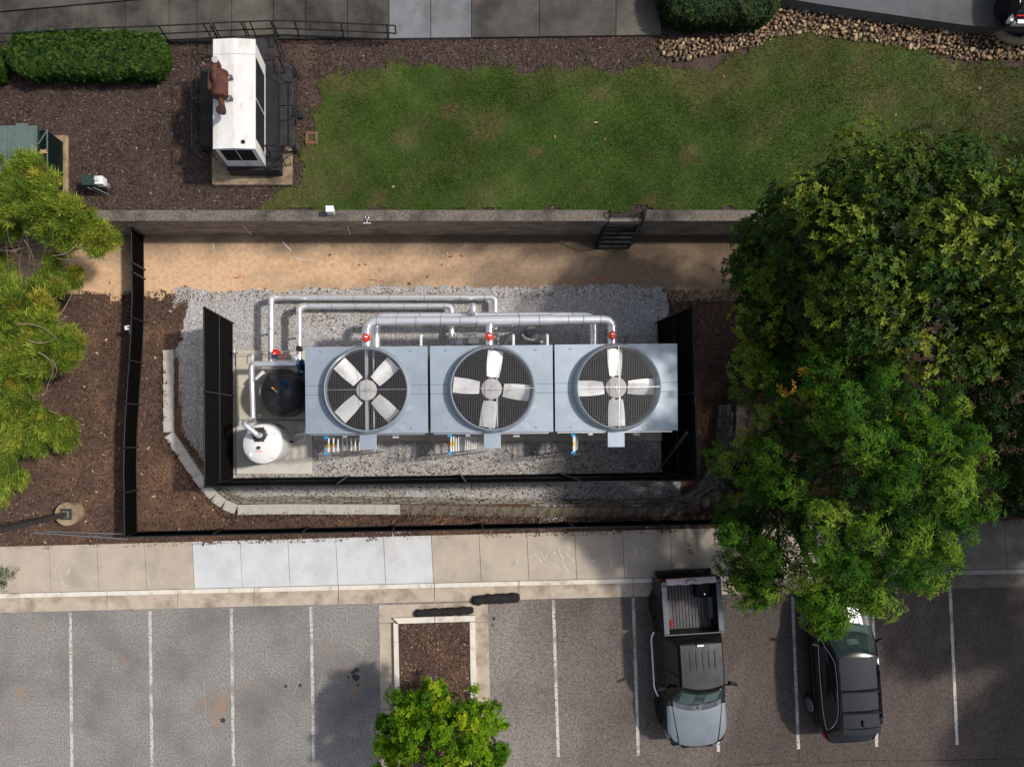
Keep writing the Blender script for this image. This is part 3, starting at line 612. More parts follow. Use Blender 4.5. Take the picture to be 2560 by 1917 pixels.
# ------------------------------------------------------------------ fences
def fence(pts, ztop_f, zbase_f, label, group, posts_t, rails, pm='mesh_dense'):
    """pts: world XY polyline; posts at fractions of each segment"""
    f = thing('fence', (pts[0][0], pts[0][1], float(zbase_f(*pts[0]))), label, 'fence', group)
    for (a, b), ts in zip(zip(pts[:-1], pts[1:]), posts_t):
        a = Vector((*a, 0)); b = Vector((*b, 0)); n = 24
        d = (b - a).normalized(); s_ = Vector((-d.y, d.x, 0))
        mb = MB(); r0 = []; r1 = []
        for i in range(n + 1):
            p = a + (b - a) * (i / n); zb, zt_ = float(zbase_f(p.x, p.y)), float(ztop_f(p.x, p.y))
            w = s_ * (.008 + .006 * math.sin(i * 2.1))
            r0.append([p + w - s_ * .01 + Vector((0, 0, zb + .03)), p + w - s_ * .01 + Vector((0, 0, zt_ - .03)), p + w + s_ * .01 + Vector((0, 0, zt_ - .03)), p + w + s_ * .01 + Vector((0, 0, zb + .03))])
        mb.ring(r0, True).build('mesh_panel', pm, f)
        for k, hfr in enumerate(rails):
            q = [a + (b - a) * (i / 8) for i in range(9)]
            q = [Vector((p.x, p.y, float(zbase_f(p.x, p.y)) + (float(ztop_f(p.x, p.y)) - float(zbase_f(p.x, p.y))) * hfr)) + s_ * (.0 if k == 0 else .03) for p in q]
            MB().tube(q, .024 if k == 0 else .017, 8).build('rail', 'rail_black', f, smooth=50)
        for t in ts:
            p = a + (b - a) * t; zb, zt_ = float(zbase_f(p.x, p.y)), float(ztop_f(p.x, p.y))
            q = p + s_ * .055
            po = MB().tube([(q.x, q.y, zb - .1), (q.x, q.y, zt_ + .02)], .032, 10).build('post', 'rail_black', f, smooth=50)
            MB().lathe([(.036, 0), (.038, .03), (.012, .06)], (q.x, q.y, zt_ + .02), 10).build('post_cap', 'rail_black', po, smooth=50)
    return f
zin = 3.38; zz = lambda x, y: 0.0; zti = lambda x, y: zin
iNW, iSW, iSE, iNE = [tuple(P(a, b, zin)[:2]) for a, b in ((509, 768), (511, 1217), (1744, 1201), (1731, 763))]
fence([iNW, iSW], zti, zz, 'tall black mesh screen fence on the left of the gravel yard beside the tanks', 'tall screen fences round the equipment', [(0.004, .47, 1)], (1, .52, .03), 'mesh_black')
fence([iSW, iSE], zti, zz, 'long tall black mesh screen fence along the yard below the cooling towers', 'tall screen fences round the equipment', [(.27, .53, .76)], (1, .5, .03), 'mesh_black')
fence([iSE, iNE], zti, zz, 'tall black mesh screen fence on the right of the cooling towers', 'tall screen fences round the equipment', [(0.01, .5, .99)], (1, .52, .03), 'mesh_black')
zout = lambda x, y: gz(x, y); zto = lambda x, y: gz(x, y) + 1.06
def PO(px, py):
    z = 1.5
    for _ in range(6): z = float(gz(*P(px, py, z)[:2])) + 1.06
    return tuple(P(px, py, z)[:2])
oN, oG, oSW, oS = PO(328, 571), PO(329, 662), PO(311, 1342), PO(1805, 1310)
oE = PO(2650, 1288)
fence([oN, oG], zto, zout, 'short black fence gate panel between the concrete wall and the next fence post', 'low black fences round the mulch bed', [(0.01, .96)], (1, .06))
fence([oG, oSW], zto, zout, 'long low black mesh fence running down the mulch bed beside the conifer', 'low black fences round the mulch bed', [(.03, .2, .36, .52, .68, .84, 1)], (1, .06))
fence([oSW, oS, oE], zto, zout, 'long low black mesh fence along the sidewalk edge', 'low black fences round the mulch bed', [(.15, .3, .45, .6, .75, .9), (.02, .3, .6, .95)], (1, .06))

# ------------------------------------------------------------------ cooling towers
yard_pads = struct('equipment_pads', loc=(-6, 0, 0))
def padq(px0, py0, px1, py1, z, m, nm='pad'):
    a, b = P(px0, py0, z), P(px1, py1, z); MB().box(((a.x + b.x) / 2, (a.y + b.y) / 2, z / 2 - .05), (abs(b.x - a.x), abs(b.y - a.y), z + .1)).build(nm, m, yard_pads, bevel=.015)
padq(590, 876, 769, 1049, .10, 'pad_old'); padq(591, 1051.5, 780, 1185, .10, 'pad'); padq(783, 880, 1668, 1102, .14, 'pad_old')
W, D, ZD = 3.76, 2.66, 3.28
def blade_mb(ang, pitch=.30, r0=.37, r1=1.18, w=.50):
    b = MB(); n = 6; rows = []
    for i in range(n + 1):
        t = i / n; r_ = r0 + (r1 - r0) * t; ww = w * (.82 + .18 * math.sin(min(1, t * 1.6) * 1.57)); p = pitch * (1.2 - .5 * t)
        row = []
        for j in range(7):
            u = -.5 + j / 6; camber = .035 * (1 - 4 * u * u)
            row.append((r_, u * ww * math.cos(p), u * ww * math.sin(p) + camber))
        rows.append(row)
    m = Matrix.Rotation(ang, 3, 'Z')
    for zoff in (0, -.012):
        vs = [m @ Vector(q) + Vector((0, 0, zoff)) for row in rows for q in row]
        fs = [(a * 7 + c, (a + 1) * 7 + c, (a + 1) * 7 + c + 1, a * 7 + c + 1) for a in range(n) for c in range(6)]
        if zoff: fs = [tuple(reversed(f)) for f in fs]
        b.add(vs, fs)
    return b
def tower():
    t = thing('cooling_tower', (0, 0, 0), '', 'cooling tower', 'cooling towers in a row in the yard')
    L = dict(parent=t, local=True)
    # casing: four walls, open at the top
    for cx, cy, sx, sy in ((0, -D / 2 + .06, W - .1, .04), (0, D / 2 - .06, W - .1, .04), (-W / 2 + .06, 0, .04, D - .2), (W / 2 - .06, 0, .04, D - .2)):
        MB().box((cx, cy, (ZD - .06 + .55) / 2), (sx, sy, ZD - .06 - .55)).build('side_panel', 'casing', **L)
    MB().box((0, 0, .35), (W - .06, D - .06, .42)).build('basin', 'casing', **L)
    MB().box((0, 0, .9), (W - .2, D - .2, .1)).build('fill_pack', 'dark_void', **L)
    # deck: four panels round the opening, built as strips with a round hole
    RH = 1.235
    def panel(sgn):
        b = MB(); n = 40; y0 = .14
        th0 = math.asin(y0 / RH); tin = [th0 + (math.pi - 2 * th0) * i / n for i in range(n + 1)]
        inner = [(RH * math.cos(a), sgn * RH * math.sin(a)) for a in tin]; outer = []
        for a in tin:
            c, s_ = math.cos(a), math.sin(a); k = min((W / 2) / max(1e-6, abs(c)), (D / 2) / max(1e-6, abs(s_))); outer.append((c * k, sgn * s_ * k))
        outer[0] = (W / 2, sgn * y0); outer[-1] = (-W / 2, sgn * y0)
        ci = min(range(n + 1), key=lambda i: abs(outer[i][0] - W / 2) + abs(abs(outer[i][1]) - D / 2)); outer[ci] = (W / 2, sgn * D / 2)
        cj = min(range(n + 1), key=lambda i: abs(outer[i][0] + W / 2) + abs(abs(outer[i][1]) - D / 2)); outer[cj] = (-W / 2, sgn * D / 2)
        vs = [(x, y, ZD) for x, y in inner] + [(x, y, ZD) for x, y in outer] + [(x, y, ZD - .07) for x, y in outer]; m = n + 1
        for i in range(n):
            f = (i, m + i, m + i + 1, i + 1); b.add([vs[k] for k in (f if sgn > 0 else f[::-1])], [(0, 1, 2, 3)])
            f = (m + i, 2 * m + i, 2 * m + i + 1, m + i + 1); b.add([vs[k] for k in (f if sgn > 0 else f[::-1])], [(0, 1, 2, 3)])
        return b
    for sgn in (1, -1): panel(sgn).build('deck_panel', 'deck', **L)
    for s_ in (-1, 1):
        x0 = math.sqrt(RH * RH - .14 * .14) * s_; x1 = W / 2 * s_
        MB().box(((x0 + x1) / 2, 0, ZD - .012), (abs(x1 - x0), .272, .03)).build('deck_strip', 'deck', **L)
        for yy in (-.14, .14): MB().box(((x0 + x1) / 2, yy, ZD + .004), (abs(x1 - x0) - .01, .014, .004)).build('deck_seam', 'grey_metal', **L)
    # fan ring
    prof = [(1.235, -.25), (1.235, .30), (1.262, .325), (1.285, .30), (1.30, .06), (1.36, .0), (1.36, -.01)]
    MB().ring([[Vector((r_ * math.cos(6.28318 * k / 72), r_ * math.sin(6.28318 * k / 72), ZD + z)) for k in range(72)] for r_, z in prof], False).build('fan_ring', 'galv', smooth=45, **L)
    gd = MB(); zg = ZD + .29; n = 46
    for i in range(-n // 2 + 1, n // 2):
        x = i * (2.48 / n); h = math.sqrt(max(.01, 1.245 ** 2 - x * x))
        gd.box((x, 0, zg), (.0022, 2 * h, .003)); gd.box((0, x, zg + .004), (2 * h, .0022, .003))
    g_ = gd.build('fan_guard', 'wire', **L)
    cb = MB(); cb.box((0, 0, zg + .02), (2.48, .016, .018)); cb.box((0, 0, zg + .039), (.016, 2.48, .018)); cb.build('guard_bar', 'alu_dull', **L)
    st = MB(); k = [(.11, 0), (.035, .035), (0, .11), (-.035, .035), (-.11, 0), (-.035, -.035), (0, -.11), (.035, -.035)]
    st.prism(k, ZD + .02, ZD + .045).build('hub_star', 'galv', **L)
    MB().lathe([(.315, -.10), (.315, .01), (.30, .02), (.10, .02)], (0, 0, ZD - .0), 36).build('fan_hub', 'hub', smooth=40, **L)
    MB().box((-.02, 0, ZD - .36), (.10, 2.5, .12)).build('motor_beam', 'galv', **L)
    MB().box((.20, 0, ZD - .36), (.045, 2.5, .12)).build('motor_beam', 'galv', **L)
    MB().lathe([(.20, -.6), (.20, -.2), (.08, -.12)], (0, 0, ZD - .1), 18).build('fan_motor', 'casing', smooth=40, **L)
    for sx in (-1, 1):
        for sy in (-1, 1):
            b = MB(); b.tube([(sx * (W / 2 - .5) + .035 * math.cos(a), sy * (D / 2 - .14) , ZD + .012 + .05 * math.sin(a)) for a in np.linspace(0, 3.14, 8)], .010, 6)
            b.cyl((sx * (W / 2 - .5), sy * (D / 2 - .14), ZD - .01), .035, .018, 10); b.build('lifting_eye', 'galv', **L)
    # hood ledge on the south side
    MB().box((.02, -D / 2 - .25, ZD - .16), (.52, .50, .05)).build('ledge', 'deck', bevel=.006, **L)
    MB().box((.02, -D / 2 - .16, ZD - .33), (.42, .30, .28)).build('ledge_bracket', 'casing', **L)
    MB().box((-.72, -D / 2 - .06, ZD - .45), (.14, .14, .18)).build('junction_box', 'galv', **L)
    MB().box((.85, -D / 2 - .08, ZD - .9), (.2, .16, .2)).build('junction_box', 'white_plastic', **L)
    MB().box((0, -D / 2 - .03, ZD - .25), (W - .2, .05, .06)).build('skirt_rail', 'alu_dull', **L)
    return t
t1 = tower()
def fan(t, a0, m='blade'):
    for k in range(4):
        o = blade_mb(a0 + k * math.pi / 2).build('fan_blade', m, parent=t, local=True, smooth=50); o.location = (0, 0, ZD - .06)
t2, t3 = copy_tree(t1), copy_tree(t1)
for t, (x, y), a0, lab in ((t1, (791.5, 842), R(45), 'galvanised cooling tower next to the black tank, fan blades set diagonally'),
                          (t2, (1061.5, 839.5), R(-7), 'galvanised cooling tower between the other two, fan blades slightly off square'),
                          (t3, (1330.5, 836.5), R(1), 'galvanised cooling tower nearest the magnolia, fan blades set square')):
    p = Q(x, y, ZD); t.location = (p.x, p.y, 0); t.rotation_euler = (0, 0, R(.5)); t['label'] = lab
    ORG[t] = Vector((p.x, p.y, 0)); fan(t, a0)

# ladders leaning on the towers, white rungs
def ladder(qx0, qx1, qy0, qy1, nr, lab, dxw):
    top = Q(qx0, (qy0 + qy1) / 2, 3.0); bot = Vector((top.x + dxw, top.y, .1)); hw = abs(Q(0, qy1, 3.0).y - Q(0, qy0, 3.0).y) / 2
    l = thing('ladder', (bot.x, bot.y, 0), lab, 'ladder', 'slanted ladders beside the cooling towers')
    d = top - bot
    for s_ in (-1, 1):
        o = MB().bar(bot + Vector((0, s_ * hw, 0)), top + Vector((0, s_ * hw, 0)) + d * .02, .05, .03).build('side_rail', 'alu_dull', l)
        MB().box(top + Vector((-.02, s_ * (hw + .01), .05)), (.13, .07, .08)).build('end_cap', 'sky_blue', o)
    for i in range(nr):
        t = (i + .6) / nr; p = bot + d * t
        rr = MB().box(p, (.042, hw * 2 - .03, .03)).build('rung', 'white_plastic', l)
        if i >= nr - 2: MB().box(p + Vector((0, .0, .017)), (.043, hw * .55, .006)).build('warning_sticker', 'yellow', rr)
    MB().tube([bot + Vector((.35, -hw - .06, 0)), bot + d * .5 + Vector((.2, -hw - .08, 0)), bot + d * .93 + Vector((0, -hw - .1, 0))], .022, 8).build('hand_rail', 'alu_dull', l, smooth=50)
    return l
ladder(706, 760, 945, 978, 11, 'slanted ladder with white rungs and blue caps next to the white tank', 1.25)
ladder(972, 1022, 941, 977, 12, 'slanted ladder with white rungs under the middle of the three cooling towers', 1.05)
ladder(1238, 1257, 940, 976, 12, 'steepest slanted ladder, its white rungs bunched together, nearest the right fence', .75)
# aluminium extension ladder in the corner
lt, lb = P(1659, 1082, 2.9), P(1668, 1168, .1)
l = thing('ladder', (lb.x, lb.y, 0), 'long grey aluminium ladder leaning in the corner by the right screen fence', 'ladder')
for s_ in (-.2, .2): MB().bar(lb + Vector((s_, 0, 0)), Vector((lb.x - .1 + s_, lb.y + 1.25, 2.9)), .07, .03).build('side_rail', 'alu_dull', l)
for i in range(9):
    t = (i + .5) / 9; p = lb + Vector((-.1 * t, 1.25 * t, 2.8 * t)); MB().box(p, (.38, .03, .03)).build('rung', 'alu_dull', l)

# ------------------------------------------------------------------ pipework
def pipes(name, lab, loc): return thing(name, loc, lab, 'pipe')
def run(parent, nm, pts, r_, bend=0, m='alu', seg=18): return MB().tube(pts, r_, seg, bend).build(nm, m, parent, smooth=40)
def band(parent, a, b, t, r_):
    a, b = Vector(a), Vector(b); d = (b - a).normalized(); p = a + (b - a) * t
    return MB().tube([p - d * .009, p + d * .009], r_ + .004, 18).build('band', 'grey_metal', parent, smooth=40)
zm = 2.75
m0 = Q(792, 694, zm); m1 = Q(1322, 690, zm)
hd = pipes('main_pipe', 'thick shiny silver header pipe with three red valve heads above the cooling towers', (m0.x, m0.y, 0))
ye = Q(0, 755, zm).y
run(hd, 'header', [(m0.x, ye, zm), (m0.x, m0.y, zm), (m1.x, m1.y, zm), (m1.x, ye, zm)], .145, .32)
mid0, mid1 = Q(1030, 693, zm), Q(1195, 691, zm)
run(hd, 'header_sleeve', [mid0, mid1], .172)
br = Q(1057, 693, zm); run(hd, 'branch_pipe', [(br.x, br.y - .1, zm), (br.x, ye, zm)], .12)
for px, py in ((791, 730), (1057, 727), (1322, 724)):
    p = Q(px, py, zm + .3)
    v = MB().lathe([(.07, -.25), (.07, -.02), (.125, 0), (.135, .05), (.12, .09), (.04, .10)], p, 20).build('valve_head', 'red', hd, smooth=40)
    MB().box(p + Vector((0, .03, .105)), (.10, .04, .02)).build('indicator', 'white_plastic', v); MB().box(p + Vector((.0, -.05, .105)), (.03, .05, .02)).build('pointer', 'brass', v)
    MB().lathe([(.19, -.03), (.19, .03)], (0, 0, 0), 20).build('flange', 'alu_dull', hd, smooth=40) if 0 else None
    run(hd, 'cable', [p + Vector((.05, .05, -.05)), p + Vector((.12, .25, .0)), p + Vector((0, .38, -.12))], .010, .1, 'dark_void', 6)
for t in (.04, .12, .2, .3, .38, .62, .7, .82, .88, .95): band(hd, m0, m1, t, .147 if t < .45 or t > .77 else .174)
zl2 = 1.6
a0, a1 = Q(812, 684, zl2), Q(1282, 682, zl2)
lo = pipes('lower_pipe', 'second silver header pipe running just behind and below the thick header', (a0.x, a0.y, 0))
run(lo, 'header', [(a0.x, Q(0, 750, zl2).y, zl2), a0, a1, (a1.x, Q(0, 750, zl2).y, zl2)], .135, .3)
pc = Q(1021, 678, 1.9); run(lo, 'riser', [(pc.x, a0.y, 1.6), (pc.x, a0.y + .02, 2.05), (pc.x, a0.y + .3, 2.06), (pc.x, a0.y + .32, .2)], .11, .15)
for t in (.1, .2, .3, .42, .55, .65, .8, .9): band(lo, a0, a1, t, .137)
for x in (860, 1180):
    p = Q(x, 683, zl2); MB().box((p.x, p.y, .7), (.09, .09, 1.4)).build('pipe_stand', 'galv', lo)
z1 = .95; z2 = .45
def loop(name, lab, xw, yn, ye_, xe, ys, xe_s):
    c = P(xw, yn, z1); s_ = P(xw, ys, z1); e = P(xe, ye_, z2); w = P(xw + 12, ye_, z2)
    t = pipes(name, lab, (c.x, c.y, 0))
    run(t, 'upper_run', [(s_.x, s_.y, z1), (c.x, c.y, z1), (c.x, c.y + .05, .25)], .105, .14)
    run(t, 'ground_run', [(c.x, e.y, z2 - .0), (e.x, e.y, z2), (e.x, e.y - 1.1, z2)], .10, .18)
    MB().box((s_.x, (s_.y + c.y) / 2, z1 / 2 - .05), (.06, .06, z1 - .1)).build('pipe_stand', 'galv', t)
    for x in np.linspace(c.x + .8, e.x - .6, 4): MB().box((x, e.y, z2 / 2 - .05), (.10, .2, z2 - .1)).build('pipe_stand', 'galv', t)
    for tt in (.05, .2, .36, .52, .68, .84, .95): band(t, (c.x, e.y, z2), (e.x, e.y, z2), tt, .10)
    for tt in (.12, .5, .86): band(t, (s_.x, s_.y, z1), (c.x, c.y, z1), tt, .105)
    return t
loop('looped_pipe', 'outer silver pipe loop nearest the tan path, turning down to the black tank', 677.5, 741, 743.5, 1238, 905, 0)
loop('looped_pipe', 'inner silver pipe loop ending at the round black cap', 748, 766, 765.5, 1129, 900, 0)
# tank pipe: from the loop, west, south over to the white tank
tp = pipes('tank_pipe', 'silver pipe bent around the black tank and dropping into the white tank', P(627, 910, 0))
zt_ = 1.35
A, B, C = P(735, 910, zt_), P(628, 909, zt_), P(634, 1052, zt_)
run(tp, 'pipe', [A, (B.x, A.y, zt_), (C.x - .02, C.y, zt_)], .10, .15)
run(tp, 'sleeve', [P(673, 909, zt_), P(722, 909, zt_)], .115)
w0, w1 = P(604, 1059, 2.75), P(645, 1088, 2.6)
run(tp, 'drop_pipe', [(C.x - .02, C.y + .05, zt_), (C.x - .02, C.y - .0, 1.9), (w0.x + .05, w0.y, 2.7), w1, (w1.x, w1.y, 2.2)], .09, .14)
for t in (.3, .9): band(tp, (C.x, B.y, zt_), (C.x, C.y, zt_), t, .10)
vb = pipes('valve_assembly', 'red valve with silver elbow and blue pump beside the black tank', P(745, 905, 0))
rv = P(689, 881, 1.35); vv = MB().box(rv, (.22, .20, .22)).build('valve_body', 'red', vb, bevel=.03); MB().box(rv + Vector((.01, -.04, .115)), (.13, .03, .012)).build('nameplate', 'white_plastic', vv); MB().cyl(rv + Vector((.1, .0, .0)), .08, .13).build('valve_wheel', 'red', vb, smooth=40)
MB().box(rv + Vector((-.05, -.14, -.1)), (.16, .08, .2)).build('valve_base', 'blue', vb)
run(vb, 'elbow', [P(722, 909, 1.3), P(742, 909, 1.3), P(737, 893, 1.35), P(737, 893, .2)], .12, .12)
bp_ = P(753, 918, 1.05); MB().tube([bp_ + Vector((0, .25, 0)), bp_ + Vector((0, -.25, 0))], .10, 16).build('pump_motor', 'blue', vb, smooth=40); MB().cyl(bp_ + Vector((0, 0, -.8)), .12, .95).build('pump_housing', 'blue', vb, smooth=40)
MB().box(bp_ + Vector((.06, .0, .09)), (.12, .18, .12)).build('terminal_box', 'blue', vb, bevel=.015); MB().box(bp_ + Vector((.02, -.16, .105)), (.11, .03, .012)).build('label_plate', 'white_plastic', vb)
cc = P(747, 871, 1.5); MB().cyl(cc - Vector((0, 0, .25)), .105, .25, 22).build('vent_cap', 'black_plastic', vb, smooth=40, bevel=.015)
run(vb, 'conduit', [P(632, 903, .5), P(632, 879, .5), P(740, 878, .5)], .014, .12, 'galv', 8); run(vb, 'conduit', [P(642, 888, .4), P(735, 888, .4)], .012, 0, 'galv', 8)
run(vb, 'wire', [P(695, 893, 1.4), P(713, 893, 1.3), P(712, 885, 1.2)], .010, .05, 'red', 6)

# ------------------------------------------------------------------ tanks
bt_c = P(701, 979, 1.62) ; RB = .80
bt = thing('black_tank', (bt_c.x, bt_c.y, .1), 'round black domed plastic tank tucked against the first cooling tower', 'tank')
MB().lathe([(RB, 0), (RB + .012, .06), (RB, .1), (RB, .55), (RB + .015, .6), (RB, .65), (RB, 1.15), (RB * .985, 1.25), (RB * .92, 1.36), (RB * .6, 1.53), (RB * .3, 1.6), (.12, 1.62), (.12, 1.65)], (bt_c.x, bt_c.y, .1), 56).build('tank_shell', 'black_plastic', bt, smooth=35)
p = P(714, 963, 1.68); hb = MB().lathe([(.165, -.06), (.165, .02), (.145, .03), (.135, .02), (.06, .02)], p, 28).build('hatch', 'blue', bt, smooth=40)
for i in (-1, 0, 1): MB().box(p + Vector((i * .05, 0, .03)), (.018, .16, .02), .3).build('hatch_rib', 'dark_void', hb)
MB().lathe([(.170, -.01), (.170, .012), (.155, .012)], p, 28).build('hatch_rim', 'grey_metal', hb, smooth=40)
p = P(692, 980, 1.75); MB().tube([p, p + Vector((-.09, .10, .12))], .03, 10).build('vent_pipe', 'grey_metal', bt, smooth=40); MB().tube([p + Vector((-.09, .10, .12)), p + Vector((-.125, .14, .165))], .034, 10).build('vent_plug', 'orange', bt, smooth=40)
for dx, dy in ((-.17, .32), (-.3, -.38), (.38, -.1)): MB().lathe([(.09, -.03), (.07, .03), (.03, .035)], (bt_c.x + dx, bt_c.y + dy, 1.52), 14).build('lug', 'black_plastic', bt, smooth=40)
fl = P(650, 938, .8); o = MB().tube([fl + Vector((-.12, -.14, 0)), fl + Vector((.14, .13, 0))], .085, 16).build('filter_housing', 'white_plastic', smooth=40); tag(o, 'white cylinder filter lying against the side of the black tank', 'filter')
MB().tube([fl + Vector((-.17, -.19, 0)), fl + Vector((-.13, -.15, 0))], .07, 12).build('end_cap', 'galv', o, smooth=40)
wt_c = P(653, 1110, 2.22); RW = .665
wt = thing('white_tank', (wt_c.x, wt_c.y, .1), 'upright white plastic tank with a black lid and orange sticker', 'tank')
MB().lathe([(RW * .97, 0), (RW, .06), (RW, 1.75), (RW * .985, 1.85), (RW * .95, 1.93), (RW * .8, 2.0), (RW * .5, 2.05), (.24, 2.07), (.1, 2.07)], (wt_c.x, wt_c.y, .1), 56).build('tank_shell', 'white_plastic', wt, smooth=35)
for a in (.7, 2.2, 3.9, 5.4): MB().lathe([(.085, 0), (.07, .045), (.03, .05)], (wt_c.x + .5 * math.cos(a), wt_c.y + .5 * math.sin(a), 2.08), 14).build('moulded_lug', 'white_plastic', wt, smooth=40)
p = P(649, 1086, 2.2); lid = MB().lathe([(.235, -.06), (.235, .04), (.20, .06), (.09, .07)], p, 12).build('lid', 'black_plastic', wt, smooth=25)
for a in range(6): MB().box(p + Vector((.235 * math.cos(a * 1.05), .235 * math.sin(a * 1.05), 0)), (.05, .05, .08), a * 1.05).build('lid_grip', 'black_plastic', lid)
p = P(647, 1119, 2.24); MB().lathe([(.055, -.05), (.055, .02), (.02, .03)], p, 8).build('vent_cap', 'black_plastic', wt)
p = P(648, 1127.5, 2.235); MB().box(p, (.19, .022, .012)).build('sticker', 'orange', wt)
p = P(733, 1104, .85); MB().tube([p + Vector((-.1, 0, 0)), p], .035, 10).build('outlet', 'dark_void', wt, smooth=40); MB().tube([p, p + Vector((.14, .0, 0))], .022, 10).build('valve', 'brass', wt, smooth=40)
run(wt, 'drain_line', [p + Vector((.14, 0, 0)), p + Vector((.38, .02, 0)), p + Vector((.40, .45, 0)), p + Vector((.40, .5, .9))], .022, .1, 'white_plastic', 8)
p = P(649, 1039, .35); o = MB().box(p, (.12, .12, .12)).build('conduit_box', 'white_plastic', bevel=.01); tag(o, 'small pale metal box on the pad between the two tanks', 'junction box')
MB().cyl(p - Vector((0, 0, .35)), .02, .3, 8).build('stem', 'galv', o)
# post with conduit at the pad corner
p = P(586, 878, .6); o = MB().box(p, (.07, .14, .2)).build('conduit_box', 'galv', bevel=.01); tag(o, 'small grey switch box at the top left corner of the tank pad', 'junction box')
MB().box(p - Vector((0, 0, .35)), (.04, .04, .5)).build('post', 'galv', o)
run(o, 'conduit', [P(588, 884, .55), P(660, 884, .4)], .012, 0, 'galv', 8)

# odds and ends behind the towers
for px, z, lab in ((1052, 1.9, 'white vent pipe standing behind the gap beside the first cooling tower'), (1283, 2.3, 'taller white vent pipe standing right of the middle red valve'), (1368, 2.0, 'white vent pipe right of the curved silver elbow')):
    p = P(px, 838, z); o = MB().tube([(p.x, p.y - .35, z), (p.x, p.y, z), (p.x, p.y, .1)], .05, 10, .05).build('vent_pipe', 'white_plastic', smooth=40); tag(o, lab, 'pipe')
p = P(1183, 852, 1.3); o = MB().box(p, (.36, .22, .3)).build('control_box', 'grey_metal', bevel=.01); tag(o, 'grey control box mounted behind the middle cooling tower', 'control box')
MB().box(p - Vector((0, 0, .7)), (.06, .06, 1.2)).build('post', 'galv', o)
for i in range(4): run(o, 'conduit', [p + Vector((-.15, .06 - .05 * i, -.1)), p + Vector((-.6 - .06 * i, .06 - .05 * i, -.1)), p + Vector((-.8 - .06 * i, -.2 - .05 * i, -.1))], .012, .06, 'galv', 8)
p = P(1160, 836, 1.0); o = MB().tube([p, p + Vector((.42, .02, 0))], .05, 12).build('sensor_pipe', 'white_plastic', smooth=40); tag(o, 'short pale horizontal pipe with an open end above the control box', 'pipe')
MB().tube([p + Vector((-.02, 0, 0)), p + Vector((-.01, 0, 0))], .035, 12).build('opening', 'dark_void', o); MB().bar(p + Vector((.42, .02, 0)), p + Vector((.28, -.25, .2)), .015).build('brace', 'galv', o); MB().bar(p + Vector((.2, 0, 0)), (p.x + .2, p.y, .05), .03).build('leg', 'galv', o)
p = P(1232, 836, 1.2); o = MB().tube([p, p + Vector((.17, 0, 0)), p + Vector((.17, -.3, 0)), p + Vector((.17, -.3, -1))], .045, 12, .1).build('elbow_pipe', 'hub', smooth=40); tag(o, 'pale bent pipe just right of the middle red valve', 'pipe')
p = P(1330, 832, 1.35); o = MB().tube([p + Vector((.24 * math.cos(a), .24 * math.sin(a), -.5 + .5 * abs(math.sin(a)))) for a in np.linspace(3.2, 6.2, 14)], .05, 12).build('curved_pipe', 'alu', smooth=40); tag(o, 'silver curved elbow pipe hanging below the thick header', 'pipe')
MB().tube([p + Vector((.0, .1, -.15)), p + Vector((0, .1, -1.3))], .16, 16).build('pump_body', 'grey_metal', o, smooth=40)
p = P(1352, 852, .8); o = MB().box(p, (.11, .16, .1), .7).build('drain_box', 'hub', bevel=.01); tag(o, 'small tilted beige box behind the middle cooling tower', 'junction box')
MB().box(p - Vector((0, 0, .35)), (.04, .04, .6)).build('post', 'galv', o)
for px, py, lab in ((1134, 835, 'small pale flat box on the gravel below the header pipe'),):
    p = P(px, py, .35); o = MB().box(p, (.14, .10, .08)).build('conduit_box', 'galv', bevel=.01); tag(o, lab, 'junction box'); MB().box(p - Vector((0, 0, .2)), (.03, .03, .3)).build('post', 'galv', o)
mulsock = P(441, 848, .06); o = MB().surf(10, 4, lambda u, v: (mulsock.x - .23 + .46 * u, mulsock.y - .06 + .12 * v + .01 * math.sin(u * 9), .01 + .05 * math.sin(v * 3.14) * (1 - abs(2 * u - 1) ** 4))).build('fabric_scrap', 'sock', smooth=60); tag(o, 'small black fabric scrap lying at the gravel edge left of the screen fence', 'fabric scrap')
# ------------------------------------------------------------------ generator on its platform
mat('rust_dark', (.05, .03, .032), (.035, .022, .024), 8, rough=.8)
ZT, ZB = 4.1, 2.55
gx_0, gx_1 = P(535, 0, ZT).x, P(636, 0, ZT).x; gy0, gy1 = P(0, 370, ZT).y, P(0, 101, ZT).y; gxc = (gx_0 + gx_1) / 2
gn = thing('generator', (gxc, (gy0 + gy1) / 2, ZL), 'white metal generator house with a rusty exhaust silencer on its roof', 'generator')
gpad = MB().box(((P(529, 0, 1.95).x + P(730, 0, 1.95).x) / 2, (P(0, 462, 1.95).y + gy1) / 2, 1.86), (P(730, 0, 1.95).x - P(529, 0, 1.95).x, gy1 - P(0, 462, 1.95).y, .18)).build('generator_pad', 'pad_tan', bevel=.03)
tag(gpad, kind='structure')
W_ = gx_1 - gx_0
MB().box((gxc + .20, (gy0 + gy1) / 2 - .03, (ZB + 1.95) / 2 - .02), (W_ + .48, gy1 - gy0 + .16, ZB - 1.99)).build('fuel_tank', 'steel_black', gn, bevel=.02)
